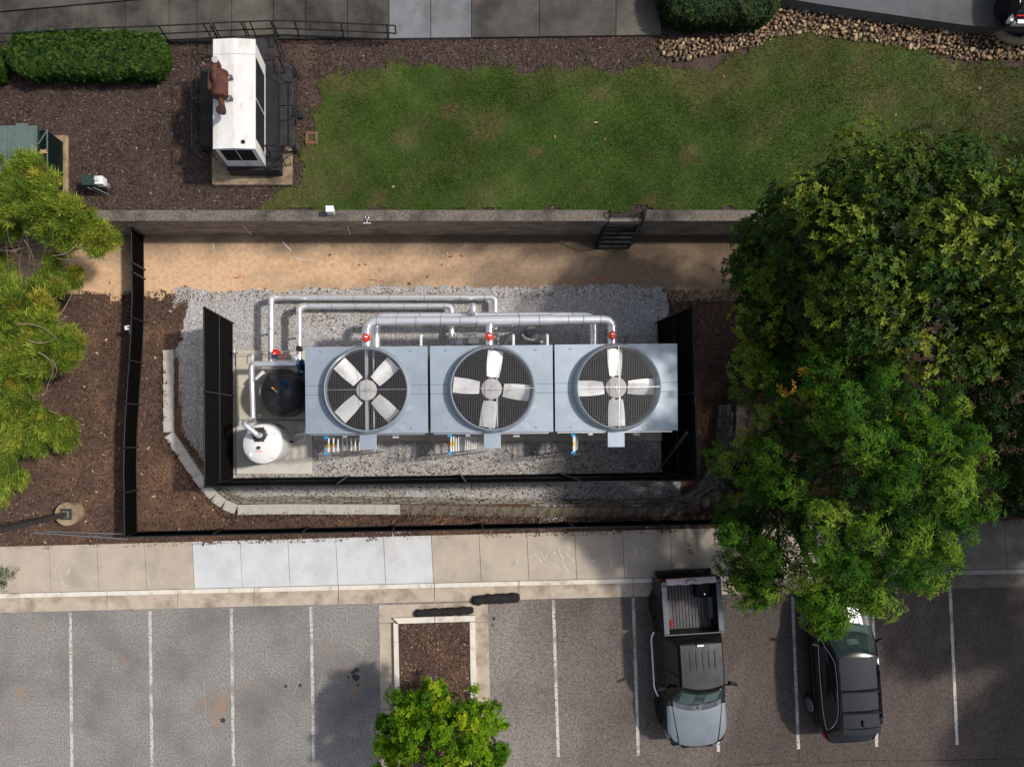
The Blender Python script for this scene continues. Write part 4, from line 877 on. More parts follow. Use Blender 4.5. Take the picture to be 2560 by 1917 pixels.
# body
for x in (gx_0, gx_1): MB().box((x + (.02 if x == gx_0 else -.02), (gy0 + gy1) / 2, (ZT + ZB) / 2 - .03), (.04, gy1 - gy0 - .004, ZT - ZB - .06)).build('side_wall', 'white_paint', gn)
for y in (gy0, gy1): MB().box((gxc, y + (.02 if y == gy0 else -.02), (ZT + ZB) / 2 - .03), (W_ - .084, .04, ZT - ZB - .06)).build('end_wall', 'white_paint', gn)
def roofz(x): return ZT + .06 - .06 * abs((x - gxc) / (W_ / 2 + .02))
for a, b, nm in ((gy1 - .42, gy1 + .03, 'roof_panel'), (gy0 - .03, gy1 - .43, 'roof_panel')):
    mb = MB(); xs_ = [gx_0 - .03, gxc - .012, gxc + .012, gx_1 + .03]
    mb.ring([[(x, y, roofz(x)) for x in xs_] + [(x, y, roofz(x) - .05) for x in reversed(xs_)] for y in (a, b)]); mb.build(nm, 'white_paint', gn)
# louvre openings
def louvre(x0, y0, z0, x1, y1, z1, n, m='dark_void'):
    fr = MB(); a = Vector((x0, y0, 0)); b = Vector((x1, y1, 0)); d = (b - a); nrm = Vector((d.y, -d.x, 0)).normalized()
    o = MB().add([a + Vector((0, 0, z0)) + nrm * .004, b + Vector((0, 0, z0)) + nrm * .004, b + Vector((0, 0, z1)) + nrm * .004, a + Vector((0, 0, z1)) + nrm * .004], [(0, 1, 2, 3)]).build('louvre', m, gn)
    s_ = MB()
    for i in range(n):
        z = z0 + (z1 - z0) * (i + .5) / n
        s_.bar(a + Vector((0, 0, z)) + nrm * .012, b + Vector((0, 0, z)) + nrm * .012, .02, .012)
    s_.build('louvre_blades', 'steel_black', o); return o
L1 = gy1 - gy0
louvre(gx_1, gy0 + .35, ZB + .22, gx_1, gy0 + .30 + (L1 - .75) / 2, ZT - .12, 9); louvre(gx_1, gy0 + .36 + (L1 - .75) / 2, ZB + .22, gx_1, gy1 - .42, ZT - .12, 9)
louvre(gx_0 + .12, gy0, ZB + .52, gxc - .015, gy0, ZT - .16, 8); louvre(gxc + .015, gy0, ZB + .52, gx_1 - .12, gy0, ZT - .16, 8)
p = P(608, 355, ZT + .05); MB().cyl(p - Vector((0, 0, .02)), .055, .05, 18).build('roof_vent', 'dark_void', gn)
# silencer
zs_ = ZT + .38; s0, s1 = P(550, 180, zs_), P(550, 243, zs_)
ex = MB().tube([s0 + Vector((0, .03, 0)), s0, s1, s1 - Vector((0, .03, 0))], [.17, .235, .235, .17], 26).build('silencer', 'rust', gn, smooth=40)
for q in (s0 - Vector((0, .06, 0)), s1 + Vector((0, .06, 0))):
    MB().tube([q + Vector((0, .02, 0)), q - Vector((0, .02, 0))], .25, 26).build('band', 'rust', ex, smooth=40); MB().box(q + Vector((.27, 0, -.24)), (.08, .08, .24)).build('bracket', 'grey_metal', ex)
e0 = P(537, 150, zs_ + .05); MB().tube([(e0.x, e0.y + .0, ZT - .2), (e0.x, e0.y, zs_ + .1), (s0.x - .10, s0.y - .3, zs_ + .25), (s0.x - .10, s0.y - .35, zs_)], .09, 16, .14).build('inlet_pipe', 'rust', ex, smooth=40)
MB().box(P(527, 205, zs_), (.14, .55, .25)).build('heat_shield', 'rust', ex, bevel=.04)
x0_ = P(554, 278, zs_ + .25); MB().tube([s1, (x0_.x, x0_.y + .05, zs_), (x0_.x, x0_.y, zs_ + .32)], .085, 16, .12).build('outlet_pipe', 'rust', ex, smooth=40)
MB().lathe([(.13, -.03), (.14, .02), (.02, .05)], (x0_.x, x0_.y, zs_ + .34), 20).build('rain_cap', 'rust_dark', ex, smooth=40)
p = P(537, 149, zs_ + .28); MB().lathe([(.095, -.02), (.095, 0), (.07, .006)], p, 20).build('intake_cap', 'hub', ex, smooth=40)
# platform
zd = 2.45
pf = thing('platform', (gx_1 + .5, gy0, ZL), 'black steel walkway platform with guard rails wrapped around the generator', 'platform')
def plate(px0, py0, px1, py1, z=zd, m='plate_black'):
    a, b = P(px0, py0, z), P(px1, py1, z); MB().box(((a.x + b.x) / 2, (a.y + b.y) / 2, z - .04), (abs(b.x - a.x) - .012, abs(b.y - a.y) - .012, .07)).build('deck_plate', m, pf)
plate(664, 165, 691, 264); plate(664, 266, 691, 366); plate(692, 165, 731, 264); plate(692, 266, 731, 366); plate(500, 170, 533, 366); plate(640, 96, 685, 164); plate(590, 90, 638, 100)
for px, py in ((502, 172), (502, 364), (729, 167), (729, 364), (729, 265)):
    p = P(px, py, zd); MB().box((p.x, p.y, (zd + ZL) / 2 - .05), (.08, .08, zd - ZL - .02)).build('leg', 'steel_black', pf)
def rails(parent, pts, z0, h, posts=None, r_=.021, levels=(1, .52)):
    for k in levels:
        MB().tube([Vector((p[0], p[1], z0 + h * k)) for p in pts], r_, 8).build('rail', 'rail_black', parent, smooth=50)
    for i, p in enumerate(pts if posts is None else posts): MB().tube([(p[0], p[1], z0 - .02), (p[0], p[1], z0 + h)], r_, 8).build('post', 'rail_black', parent, smooth=50)
zr = zd + .95
def W2(px, py, z=zr): v = P(px, py, z); return (v.x, v.y)
rails(pf, [W2(697, 104, zr), W2(697, 144, zr), W2(735, 165), W2(735, 262), W2(735, 362), W2(700, 388), ], zd, .95)
rails(pf, [W2(662, 364), W2(735, 366)], zd, .95)
rails(pf, [W2(520, 137), W2(479, 135), W2(479, 250), W2(479, 372), W2(520, 372)], zd, .95, r_=.016)
# railing along the walkway
zr2 = 1.88; hr = .92; zt2 = zr2 + hr
rl = thing('railing', (P(300, 68, zt2).x, P(300, 68, zt2).y, zr2), 'long black pipe handrail along the dark walkway behind the hedge', 'railing')
top = [(-120, 94), (0, 85), (203, 72), (390, 65.5), (524, 59)]
rails(rl, [W2(a, b, zt2) for a, b in top], zr2, hr, [W2(a, b, zt2) for a, b in ((-60, 90), (60, 81), (160, 75), (281, 70), (396, 65), (508, 60), (524, 59))], .022, (1, .5, .08))
rl2 = thing('railing', (P(800, 55, zt2).x, P(800, 55, zt2).y, zr2), 'black pipe handrail with a squared end right of the generator', 'railing')
top = [(680, 52), (705, 52), (780, 55), (852, 58), (967, 63), (988, 65)]
rails(rl2, [W2(a, b, zt2) for a, b in top], zr2, hr, [W2(a, b, zt2) for a, b in ((680, 52), (736, 54), (852, 58), (967, 63))], .022, (1, .5, .08))
e = W2(988, 65, zt2); MB().tube([(e[0], e[1], zr2 + hr), (e[0], e[1], zr2 + hr * .5)], .022, 8).build('end_loop', 'rail_black', rl2, smooth=50)
rl3 = thing('railing', (P(600, 55, zt2).x, P(600, 55, zt2).y, zr2), 'short black gate railing between the two handrails above the generator roof', 'railing')
rails(rl3, [W2(a, b, zt2) for a, b in ((531, 58), (603, 55), (612, 55), (676, 52))], zr2, hr, [W2(a, b, zt2) for a, b in ((531, 58), (601, 55), (607, 55), (624, 54), (676, 52))], .022, (1, .5, .08))
rails(rl, [W2(526, 60, zt2), W2(527, 98, zt2)], zr2, hr, None, .022)
rails(rl2, [W2(682, 54, zt2), W2(687, 100, zt2)], zr2, hr, None, .022)
# flood light box
p = P(748, 288, 2.5); o = MB().box(p, (.22, .24, .2)).build('flood_light', 'steel_black', bevel=.015); tag(o, 'small black box lamp fixed outside the platform rail', 'flood light'); MB().box(p - Vector((.16, 0, .0)), (.1, .06, .06)).build('arm', 'steel_black', o); MB().box(p - Vector((.2, 0, .36)), (.05, .05, .7)).build('post', 'steel_black', o)
# drain box
p = Q(673, 298, ZL + .06); o = thing('drain_inlet', (p.x, p.y, ZL), 'square clay coloured drain box with a dark grate by the lawn corner', 'drain')
for dx, dy, sx, sy in ((-.155, 0, .09, .40), (.155, 0, .09, .40), (0, -.155, .22, .09), (0, .155, .22, .09)): MB().box((p.x + dx, p.y + dy, ZL + .03), (sx, sy, .10)).build('frame', 'clay', o, bevel=.008)
MB().box((p.x, p.y, ZL + .01), (.22, .22, .012)).build('pit', 'dark_void', o)
for i in range(3): MB().box((p.x + (-.06 + .06 * i), p.y, ZL + .05), (.014, .22, .016)).build('grate_bar', 'clay', o)
# white post box near the wall, wall hook
p = P(824, 522, 2.3); o = thing('utility_post', (p.x, p.y, ZL), 'small square white post on the lawn edge just behind the concrete wall', 'post')
MB().box((p.x, p.y, 2.02), (.24, .18, .5)).build('post_body', 'white_plastic', o, bevel=.008); MB().box((p.x, p.y, 2.29), (.26, .20, .03)).build('post_top', 'white_plastic', o, bevel=.006)
p = P(917, 543, 2.0); o = thing('wall_hook', (p.x, p.y, ZW), 'pale metal ring and tee bar hooked over the concrete wall top', 'hook')
MB().tube([(p.x + .055 * math.cos(a), p.y + .055 * math.sin(a), 1.95) for a in np.linspace(0, 6.283, 17)], .018, 8).build('ring', 'alu_dull', o, smooth=50); MB().tube([(p.x, p.y - .06, 1.95), (p.x, p.y - .16, 1.9)], .012, 8).build('stem', 'white_plastic', o); MB().box((p.x, p.y - .17, 1.9), (.26, .02, .02)).build('tee_bar', 'white_plastic', o)
# transformer
z0t, z1t = ZL, ZL + 1.25
tx = thing('transformer', (-15, 9.5, ZL), 'large green metal transformer cabinet with a black finned radiator', 'transformer')
xa, xb = P(-160, 0, z1t).x, P(93, 0, z1t).x; ya, yb = P(0, 500, z1t).y, P(0, 315, z1t).y
MB().box(((xa + xb) / 2, (ya + yb) / 2, (z0t + z1t) / 2), (xb - xa - .06, yb - ya - .06, 1.2)).build('cabinet', 'green_dark', tx)
xm = P(19, 0, z1t).x
MB().box(((xa + xm) / 2 - .004, (ya + yb) / 2, z1t), (xm - xa - .012, yb - ya, .05)).build('lid', 'green_metal', tx, bevel=.01); MB().box(((xm + xb) / 2, (ya + yb) / 2, z1t), (xb - xm, yb - ya, .05)).build('lid', 'green_metal', tx, bevel=.01)
p = P(55, 313, z1t); MB().box((p.x, yb + .04, z1t - .02), (.36, .08, .06)).build('hinge', 'green_metal', tx)
MB().box((xb - .02, (ya + yb) / 2, z1t + .03), (.03, yb - ya, .04)).build('drip_edge', 'green_metal', tx)
xc = P(119, 0, z1t - .12).x; rf_ = MB(); yy = yb - .1; n = 0
while yy > ya + .1: rf_.box(((xb + xc) / 2 + .0, yy, (z0t + z1t) / 2 + .02), (xc - xb + .0, .012, 1.0)); yy -= .062; n += 1
rf_.build('radiator_fins', 'green_dark', tx)
MB().box((xc + .0, (ya + yb) / 2, z1t - .10), (.03, yb - ya - .14, .03)).build('top_bar', 'green_metal', tx); MB().box((xc - .02, (ya + yb) / 2, z0t + .15), (.03, yb - ya - .14, .04)).build('bottom_bar', 'steel_black', tx)
MB().bar((xb, yb - .55, z1t - .06), (xc, yb - .12, z1t - .08), .03).build('brace', 'green_metal', tx); MB().bar((xb, ya + 1.0, z1t - .06), (xc, ya + .6, z1t - .08), .03).build('brace', 'green_metal', tx)
tpad = MB().box((P(168, 0, 1.9).x - 2.4, (P(0, 341, 1.9).y + P(0, 470, 1.9).y) / 2 - .2, 1.8), (4.8, P(0, 341, 1.9).y - P(0, 470, 1.9).y + .5, .2)).build('transformer_pad', 'pad_tan', bevel=.04); tag(tpad, kind='structure')
lf = P(106, 379, z1t); o = MB().add([(lf.x + .16 * (1 if i % 2 else .55) * math.cos(i * .6283 + .3), lf.y + .11 * (1 if i % 2 else .5) * math.sin(i * .6283 + .3), z1t - .05 + .015 * (i % 3)) for i in range(10)], [tuple(range(10))]).build('fallen_leaf', 'brass'); o.data.materials[0] = mat('dry_leaf', (.55, .36, .16), (.38, .22, .09), 20); tag(o, 'dry tan leaf caught on top of the black radiator fins', 'leaf')
# small cabinet with meter
p = P(219, 449, 2.5); o = thing('meter_pedestal', (p.x, p.y, ZL), 'small dark green cabinet with a white meter box on a tilted strut', 'meter pedestal')
MB().box((p.x - .02, p.y, 2.3), (.40, .34, .36)).build('cabinet', 'green_dark', o, bevel=.012)
m_ = MB().box((p.x + .33, p.y - .0, 2.3), (.26, .26, .34)).build('meter_box', 'white_plastic', o, bevel=.012); MB().lathe([(.085, 0), (.08, .05), (.05, .065)], (p.x + .28, p.y + .02, 2.47), 20).build('meter_dial', 'pad', m_, smooth=40)
MB().box((p.x + .47, p.y - .08, 2.2), (.12, .16, .26)).build('side_box', 'galv', o, bevel=.01)
MB().box((p.x, p.y, 1.95), (.22, .14, .4)).build('pedestal', 'green_dark', o)
for d in (-.09, .09): MB().bar((p.x + .02 + d, p.y - .2, 2.35), (p.x + .28 + d, p.y - .26, ZL), .035).build('strut', 'grey_metal', o)

# stair at the wall gap
st = thing('steel_stair', ((gx0 + gx1) / 2, 6.4, 0), 'steep black steel stair with handrails through the gap in the concrete wall', 'stair')
sx0, sx1 = gx0 + .05, gx1 - .05; nT = 8
for i in range(nT):
    t = i / (nT - 1); y = lerp(6.98, 6.32, t); z = lerp(1.74, .22, t); MB().box(((sx0 + sx1) / 2, y, z), (sx1 - sx0, .17 if i else .26, .03)).build('tread', 'plate_black', st)
for x in (sx0 - .02, sx1 + .02):
    MB().bar((x, 7.02, 1.7), (x, 6.28, 0.02), .035, .16).build('stringer', 'steel_black', st)
    MB().tube([(x, 6.98, 1.8), (x, 6.98, 2.12), (x, 6.86, 2.14), (x, 6.26, .85), (x, 6.24, 0.0)], .022, 8, .1).build('hand_rail', 'rail_black', st, smooth=50); MB().tube([(x, 6.70, 1.2), (x, 6.66, 1.7)], .018, 8).build('rail_post', 'rail_black', st)

# light poles
def light_pole(px, py, zb, lab, az):
    p = P(px, py, zb + .5); o = thing('light_pole', (p.x, p.y, zb), lab, 'light pole', 'light poles at the sidewalk')
    MB().lathe([(.40, -.1), (.40, .46), (.385, .5), (.0, .5)], (p.x, p.y, zb), 36).build('concrete_base', 'pad_tan', o, smooth=35)
    MB().box((p.x, p.y, zb + .52), (.36, .36, .05)).build('base_plate', 'pole_dark', o, bevel=.01); MB().box((p.x, p.y, zb + .58), (.24, .24, .08)).build('base_cover', 'grey_metal', o, bevel=.02)
    MB().bar((p.x, p.y, zb + .6), (p.x, p.y, zb + 9), .15).build('shaft', 'pole_dark', o)
    h = MB().box((p.x + .35 * math.cos(az), p.y + .35 * math.sin(az), zb + 9), (.6, .35, .14), az).build('lamp_head', 'pole_dark', o, bevel=.02)
light_pole(166, 1285, .84, 'dark square light pole on a round tan concrete base in the left mulch bed', -1.57)
light_pole(2385, 1263, .84, 'dark light pole partly hidden behind the spreading oak at the right', -1.57)
# conduits lying on the mulch
for a, b, lab in (((85, 1330.5), (322, 1347), 'longer pale metal conduit lying on mulch at the low fence corner'), ((112, 1327.5), (308, 1334), 'shorter pale metal conduit lying on mulch, the upper of the crossed pair')):
    p, q = P(*a, .9), P(*b, .9); p.z = gz(p.x, p.y) + .05; q.z = gz(q.x, q.y) + .06; o = MB().tube([p, q], .022, 8).build('conduit', 'alu_dull', smooth=50); tag(o, lab, 'conduit')
# monitoring box on the fence
p = P(320, 818, 1.1); o = thing('fence_box', (p.x, p.y, .3), 'small white metal box fixed to the outside of the low left fence', 'utility box')
MB().box((p.x, p.y, .95), (.28, .14, .2), .15).build('box_body', 'white_plastic', o, bevel=.01); MB().box((p.x - .0, p.y, 1.055), (.09, .05, .01), .15).build('slot', 'dark_void', o); MB().box((p.x + .06, p.y - .16, .7), (.09, .12, .7)).build('stand', 'galv', o)
# black filter socks at the gutter
def sock(pts, r_, lab):
    mb = MB(); P3 = [P(a, b, ZP + .05) for a, b in pts]; n = 40; rings = []
    Ls = [(P3[i + 1] - P3[i]).length for i in range(len(P3) - 1)]; tot = sum(Ls)
    for k in range(n + 1):
        d = tot * k / n
        for i, s_ in enumerate(Ls):
            if d <= s_ or i == len(Ls) - 1: c = P3[i] + (P3[i + 1] - P3[i]) * min(1, d / s_); dr = (P3[i + 1] - P3[i]).normalized(); break
            d -= s_
        sd = Vector((-dr.y, dr.x, 0)); u = k / n; e = min(1, .55 + 9 * min(u, 1 - u))
        rr = r_ * e * (1 + .05 * math.sin(k * .63 + pts[0][0]) + random.uniform(-.07, .07))
        rings.append([c + sd * math.cos(a) * rr * (1 + .08 * math.sin(3 * a + k)) + Vector((0, 0, .03 + rr * .7 * math.sin(a) * (1 + .12 * math.cos(5 * a + k * .7)))) for a in np.linspace(0, 6.283, 15)[:-1]])
    o = mb.ring(rings).build('filter_sock', 'sock', smooth=60)
    return tag(o, lab, 'filter sock', 'black filter socks at the island kerb')
sock([(1036, 1534), (1060, 1532), (1100, 1529), (1142, 1527), (1184, 1524)], .135, 'black filter sock lying along the top kerb of the planted island')
sock([(1180, 1502), (1215, 1497), (1260, 1495), (1299, 1492)], .165, 'black filter sock lying in the gutter right of the planted island')

# white car at the top right, only its rear corner in the picture
cc_ = Q(2246, 53, 2.9)
cr_ = thing('parked_car', (cc_.x, cc_.y + 2.05, 2.3), 'dark car with a white rear bumper, cut off at the top right corner', 'car', rz=R(88))
b = MB()
sec = [(-2.05, .80, .35, .70), (-1.92, .88, .25, .85), (-1.6, .93, .22, 1.0), (0, .94, .22, 1.02), (1.6, .93, .22, .98), (2.1, .85, .25, .9), (2.25, .7, .35, .75)]
b.ring([[(y, -w, z0), (y, -w * 1.02, z0 + .3), (y, -w * .96, z1), (y, w * .96, z1), (y, w * 1.02, z0 + .3), (y, w, z0)] for y, w, z0, z1 in sec]).build('body', 'car_black', cr_, smooth=30, local=True)
b = MB(); b.ring([[(-1.80, -.84, .98), (-1.80, .84, .98), (1.1, .78, 1.0), (1.1, -.78, 1.0)], [(-1.3, -.58, 1.5), (-1.3, .58, 1.5), (.4, .58, 1.52), (.4, -.58, 1.52)]]).build('cabin', 'glass_dark', cr_, smooth=30, local=True)
for s_ in (-1, 1):
    MB().box((-1.88, s_ * .72, .78), (.16, .26, .14)).build('tail_light', 'tail_red', cr_, local=True)
    for x in (-1.3, 1.4): MB().tube([(x, s_ * .78, .33), (x, s_ * .95, .33)], .33, 20).build('wheel', 'tyre', cr_, local=True, smooth=40)
MB().box((-2.04, 0, .62), (.16, 1.62, .16)).build('rear_bumper', 'white_plastic', cr_, local=True, bevel=.03)
for s_ in (-1, 1): MB().box((-1.90, s_ * .86, .64), (.34, .12, .18), s_ * -.5).build('bumper_corner', 'white_plastic', cr_, local=True, bevel=.03)
MB().box((-2.07, 0, .74), (.12, 1.5, .03)).build('bumper_step', 'galv', cr_, local=True)
# pale pebbles spilled on the mulch
rr = np.random.default_rng(61); p = P(1385, 1281, .9); X = rr.normal(p.x, .32, 420); Y = rr.normal(p.y, .12, 420); stones('spilled_pebbles', X, Y, gz(X, Y) + .06, (.012, .028), [(.6, .59, .6), (.4, .39, .4)], [2, 1], 62)
p = P(985, 1325, .9); X = rr.normal(p.x, .35, 160); Y = rr.normal(p.y, .05, 160); stones('spilled_pebbles', X, Y, gz(X, Y) + .05, (.010, .022), [(.6, .57, .55)], [1], 63)
# ------------------------------------------------------------------ vehicles (local: +y = front, z = 0 ground)
def wheel(parent, x, y, r_, w, rim, side, spokes=6):
    o = MB().tube([(x - w / 2, y, r_), (x - w * .35, y, r_), (x + w * .35, y, r_), (x + w / 2, y, r_)], [r_ * .9, r_, r_, r_ * .9], 30).build('tyre', 'tyre', parent, local=True, smooth=50)
    o.name = 'wheel'; xo = x + side * w / 2
    MB().tube([(xo - side * .02, y, r_), (xo + side * .004, y, r_)], r_ * .64, 26).build('rim_well', 'rim_dark', o, local=True, smooth=50)
    for k in range(spokes):
        a = k * 6.2832 / spokes + .2
        MB().bar((xo + side * .012, y + .06 * math.cos(a), r_ + .06 * math.sin(a)), (xo + side * .012, y + r_ * .62 * math.cos(a), r_ + r_ * .62 * math.sin(a)), .02, .07).build('spoke', rim, o, local=True)
    MB().tube([(xo, y, r_), (xo + side * .02, y, r_)], .06, 12).build('hub_cap', rim, o, local=True, smooth=50)
    b = MB(); b.ring([[(xo + side * q, y + r_ * f * math.cos(a), r_ + r_ * f * math.sin(a)) for a in np.linspace(0, 6.2832, 27)[:-1]] for q, f in ((0, .60), (.012, .64), (0, .67))], False); b.build('rim_lip', rim, o, local=True, smooth=50)
def shell(b, sts):
    """sts: (y, [(x,z) half profile bottom->top centre])"""
    rings = []
    for y, h in sts: rings.append([(-x, y, z) for x, z in h] + [(x, y, z) for x, z in reversed(h)])
    n = len(rings[0]); vs = [p for r_ in rings for p in r_]; fs = []
    for i in range(len(rings) - 1):
        for k in range(n): fs.append((i * n + k, (i + 1) * n + k, (i + 1) * n + (k + 1) % n, i * n + (k + 1) % n))
    fs += [tuple(range(n)), tuple((len(rings) - 1) * n + k for k in reversed(range(n)))]
    return b.add(vs, fs)
# ---- pickup
pk = thing('pickup_truck', tuple(P(0, 0, ZP)), 'dark pickup truck with open ribbed bed and silver hood coloured like reflected sky parked nose out', 'pickup truck')
bc = (P(1730, 0, 1.9).x, P(0, 1655, 1.8).y)
PK = dict(parent=pk, local=True)
L2 = 2.82
def pw(y):
    if y > 2.3: return .97 - .34 * ((y - 2.3) / .55) ** 2
    if y < -2.6: return .97 - .05 * ((-2.6 - y) / .25) ** 2
    return .985 if -1.0 < y < 1.4 else .995
def hoodz(x, y): return 1.23 - .10 * max(0, (y - 1.35) / 1.45) ** 1.6 - .06 * max(0, (y - 2.5) / .3) ** 2 - .07 * abs(x / .95) ** 2.4
sts = []
for y in (-.98, -.5, .2, .9, 1.35, 1.7, 2.1, 2.35, 2.55, 2.68, 2.78, 2.83):
    w = pw(y); zb_ = hoodz(w, y) if y >= 1.35 else 1.16
    if y > 2.6: zb_ -= .02 + .35 * ((y - 2.6) / .23) ** 2
    sts.append((y, [(w * .93, .42), (w, .60), (w, .86), (w - .01, zb_ - .09), (w - .07, zb_ - .005), (w * .5, zb_ + (.015 if y < 1.35 else -.03)), (0, zb_ + (.02 if y < 1.35 else -.03))]))
b = MB(); shell(b, sts).build('body', 'truck_paint', smooth=38, **PK)
# fenders tops and hood, with dark seams between
def hx(y): return .66 - .115 * ((2.75 - y) / 1.4) * -1 if 0 else .80 - .20 * ((y - 1.35) / 1.42)
def yfront(x): return 2.78 - .30 * abs(x / .95) ** 2.2
def hood_f(u, v):
    y0 = 1.52 - .16 * abs(2 * u - 1) ** 2; x_ = (2 * u - 1); 
    yy = y0; y = lerp(y0, 0, 0); xx = x_ * .9
    y1 = yfront(x_ * .62) ; y = lerp(y0, y1, v); xx = x_ * hx(y); return (xx, y, hoodz(xx, y) + .012 - .05 * v ** 8)
MB().surf(14, 14, hood_f).build('hood', 'truck_hood', smooth=50, **PK)
for s_ in (-1, 1):
    def fend(u, v):
        y = lerp(1.36, yfront(.9) - .02, v); w = pw(y) - .03; xx = lerp(hx(y) + .022, w, u); yy = y + (.10 * (1 - u) * v)
        return (s_ * xx, yy, hoodz(xx, y) + .010 - .05 * v ** 8 - .05 * u ** 6)
    m_ = MB().surf(6, 12, fend)
    if s_ < 0: m_.f = [tuple(reversed(f)) for f in m_.f]
    m_.build('fender', 'truck_hood', smooth=50, **PK)
# cowl with vent lines
def cowl(u, v): x = (2 * u - 1) * .78; y = lerp(1.30, 1.53, v) - .15 * (2 * u - 1) ** 2; return (x, y, hoodz(x, y) + .017 + .01 * (1 - v))
cw_ = MB().surf(14, 3, cowl).build('cowl', 'bed_rail', smooth=50, **PK)
for k in range(4):
    for s_ in (-1, 1): MB().tube([(s_ * x, 1.505 - .05 * k - .15 * (x / .78) ** 2, hoodz(x, 1.45) + .028) for x in (.12 + .03 * k, .3, .5, .66)], .007, 5).build('vent_slot', 'dark_void', cw_, local=True)
MB().prism([(-.05, 1.36), (.10, 1.34), (.0, 1.52)], 1.245, 1.252).build('cowl_notch', 'liner_gap', cw_, local=True)
# cab
base = [(-.90, .95), (-.95, .2), (-.94, -.90)]
rings = []
def cabring(z, w, yf, yr, bow, n=9):
    pts = [(x * w, yf + bow * (1 - x * x), z - .025 * x * x) for x in np.linspace(-1, 1, n)] + [(x * w, yr - .04 * (1 - x * x), z - .025 * x * x) for x in np.linspace(1, -1, n)]
    return pts
b = MB(); b.ring([cabring(1.17, .92, 1.20, -.94, .16), cabring(1.50, .83, .92, -.90, .14), cabring(1.80, .70, .60, -.84, .12), cabring(1.855, .665, .52, -.80, .12)], True)
b.f = [tuple(reversed(f)) for f in b.f]
b.build('cab_frame', 'truck_paint', smooth=30, **PK)
def roof(u, v):
    x = (2 * u - 1); y = lerp(-.80, .50 + .11 * (1 - x * x), v); rib = 0
    z = 1.868 + .03 * (1 - x * x) + .018 * (1 - (2 * v - 1) ** 2)
    xx = x * .652
    for c in (-.4, -.2, 0, .2, .4):
        if .14 < v < .62: rib = max(rib, math.exp(-((xx - c) / .012) ** 2))
    return (xx, y, z - .014 * rib)
MB().surf(90, 16, roof).build('roof', 'truck_roof', smooth=60, **PK)
for c in (-.4, -.2, 0, .2, .4): MB().box((c, -.28, 1.905), (.012, .62, .006)).build('roof_groove', 'liner_gap', **PK)
bl = MB().box((0.02, -.78, 1.90), (.27, .10, .04)).build('brake_light_housing', 'dark_void', **PK); MB().box((0.02, -.775, 1.922), (.22, .06, .008)).build('brake_light', 'white_plastic', bl, local=True)
def ws(u, v):
    x = (2 * u - 1); w = lerp(.83, .645, v); y = lerp(1.16, .56, v) + lerp(.17, .125, v) * (1 - x * x) + .03; z = lerp(1.235, 1.845, v) + .012 - .02 * x * x; return (x * w, y, z)
MB().surf(16, 8, lambda u, v: tuple(Vector(ws(u, v)) - Vector((0, .012, .010)))).build('dash_shadow', 'seat_dark', **PK) if 0 else None
def dash(u, v): x = (2 * u - 1); return (x * .80, lerp(1.24, .62, v) + .12 * (1 - x * x), lerp(1.225, 1.60, v) - .005)
win = MB().surf(16, 8, ws).build('windshield', 'glass_teal', smooth=60, **PK)
for x0, x1, y0, y1, m in ((-.62, -.12, .78, 1.22, 'interior'), (.18, .62, .78, 1.22, 'interior'), (-.10, .16, .7, 1.2, 'grey_metal')):
    def pt(x, y): t = (1.30 - y) / .62; return (x, y + .0, 1.235 + .60 * t + .004)
    pass
# the dash and seats seen through the glass (cab frame is hollowed there by a recessed dark tray)
for sx, w_, m in ((-.38, .46, 'interior'), (.40, .44, 'interior'), (.02, .24, 'grey_metal')):
    def inset(u, v, sx=sx, w_=w_):
        uu = .5 + (sx + (u - .5) * w_) / (2 * lerp(.83, .645, .15 + .62 * v)); return tuple(Vector(ws(uu, .12 + .66 * v)) + Vector((0, .0, -.006)))
    MB().surf(6, 6, inset).build('seat' if m == 'interior' else 'console', m, local=True, parent=pk, smooth=60)
MB().surf(6, 3, lambda u, v: tuple(Vector(ws(.42 + .16 * u, .32 + .3 * v)) + Vector((0, 0, .001 - .006)))).build('vent_grid', 'seat_dark', **PK)
MB().surf(12, 1, lambda u, v: tuple(Vector(ws(.03 + .94 * u, .90 + .09 * v)) + Vector((0, 0, .004)))).build('tint_band', 'dark_void', **PK)
def strip_ws(u0, v0, u1, v1, nm, m, r_=.010):
    MB().tube([Vector(ws(lerp(u0, u1, t), lerp(v0, v1, t))) + Vector((0, .01, .012)) for t in np.linspace(0, 1, 8)], r_, 6).build(nm, m, **PK)
strip_ws(.30, .05, .08, .10, 'wiper', 'dark_void'); strip_ws(.72, .03, .48, .06, 'wiper', 'dark_void')
MB().surf(2, 2, lambda u, v: tuple(Vector(ws(.05 + .035 * u, .86 + .09 * v)) + Vector((0, .0, .012)))).build('sticker', 'sticker', **PK)
MB().box((.0, .70, 1.80), (.07, .04, .05)).build('mirror_mount', 'dark_void', **PK)
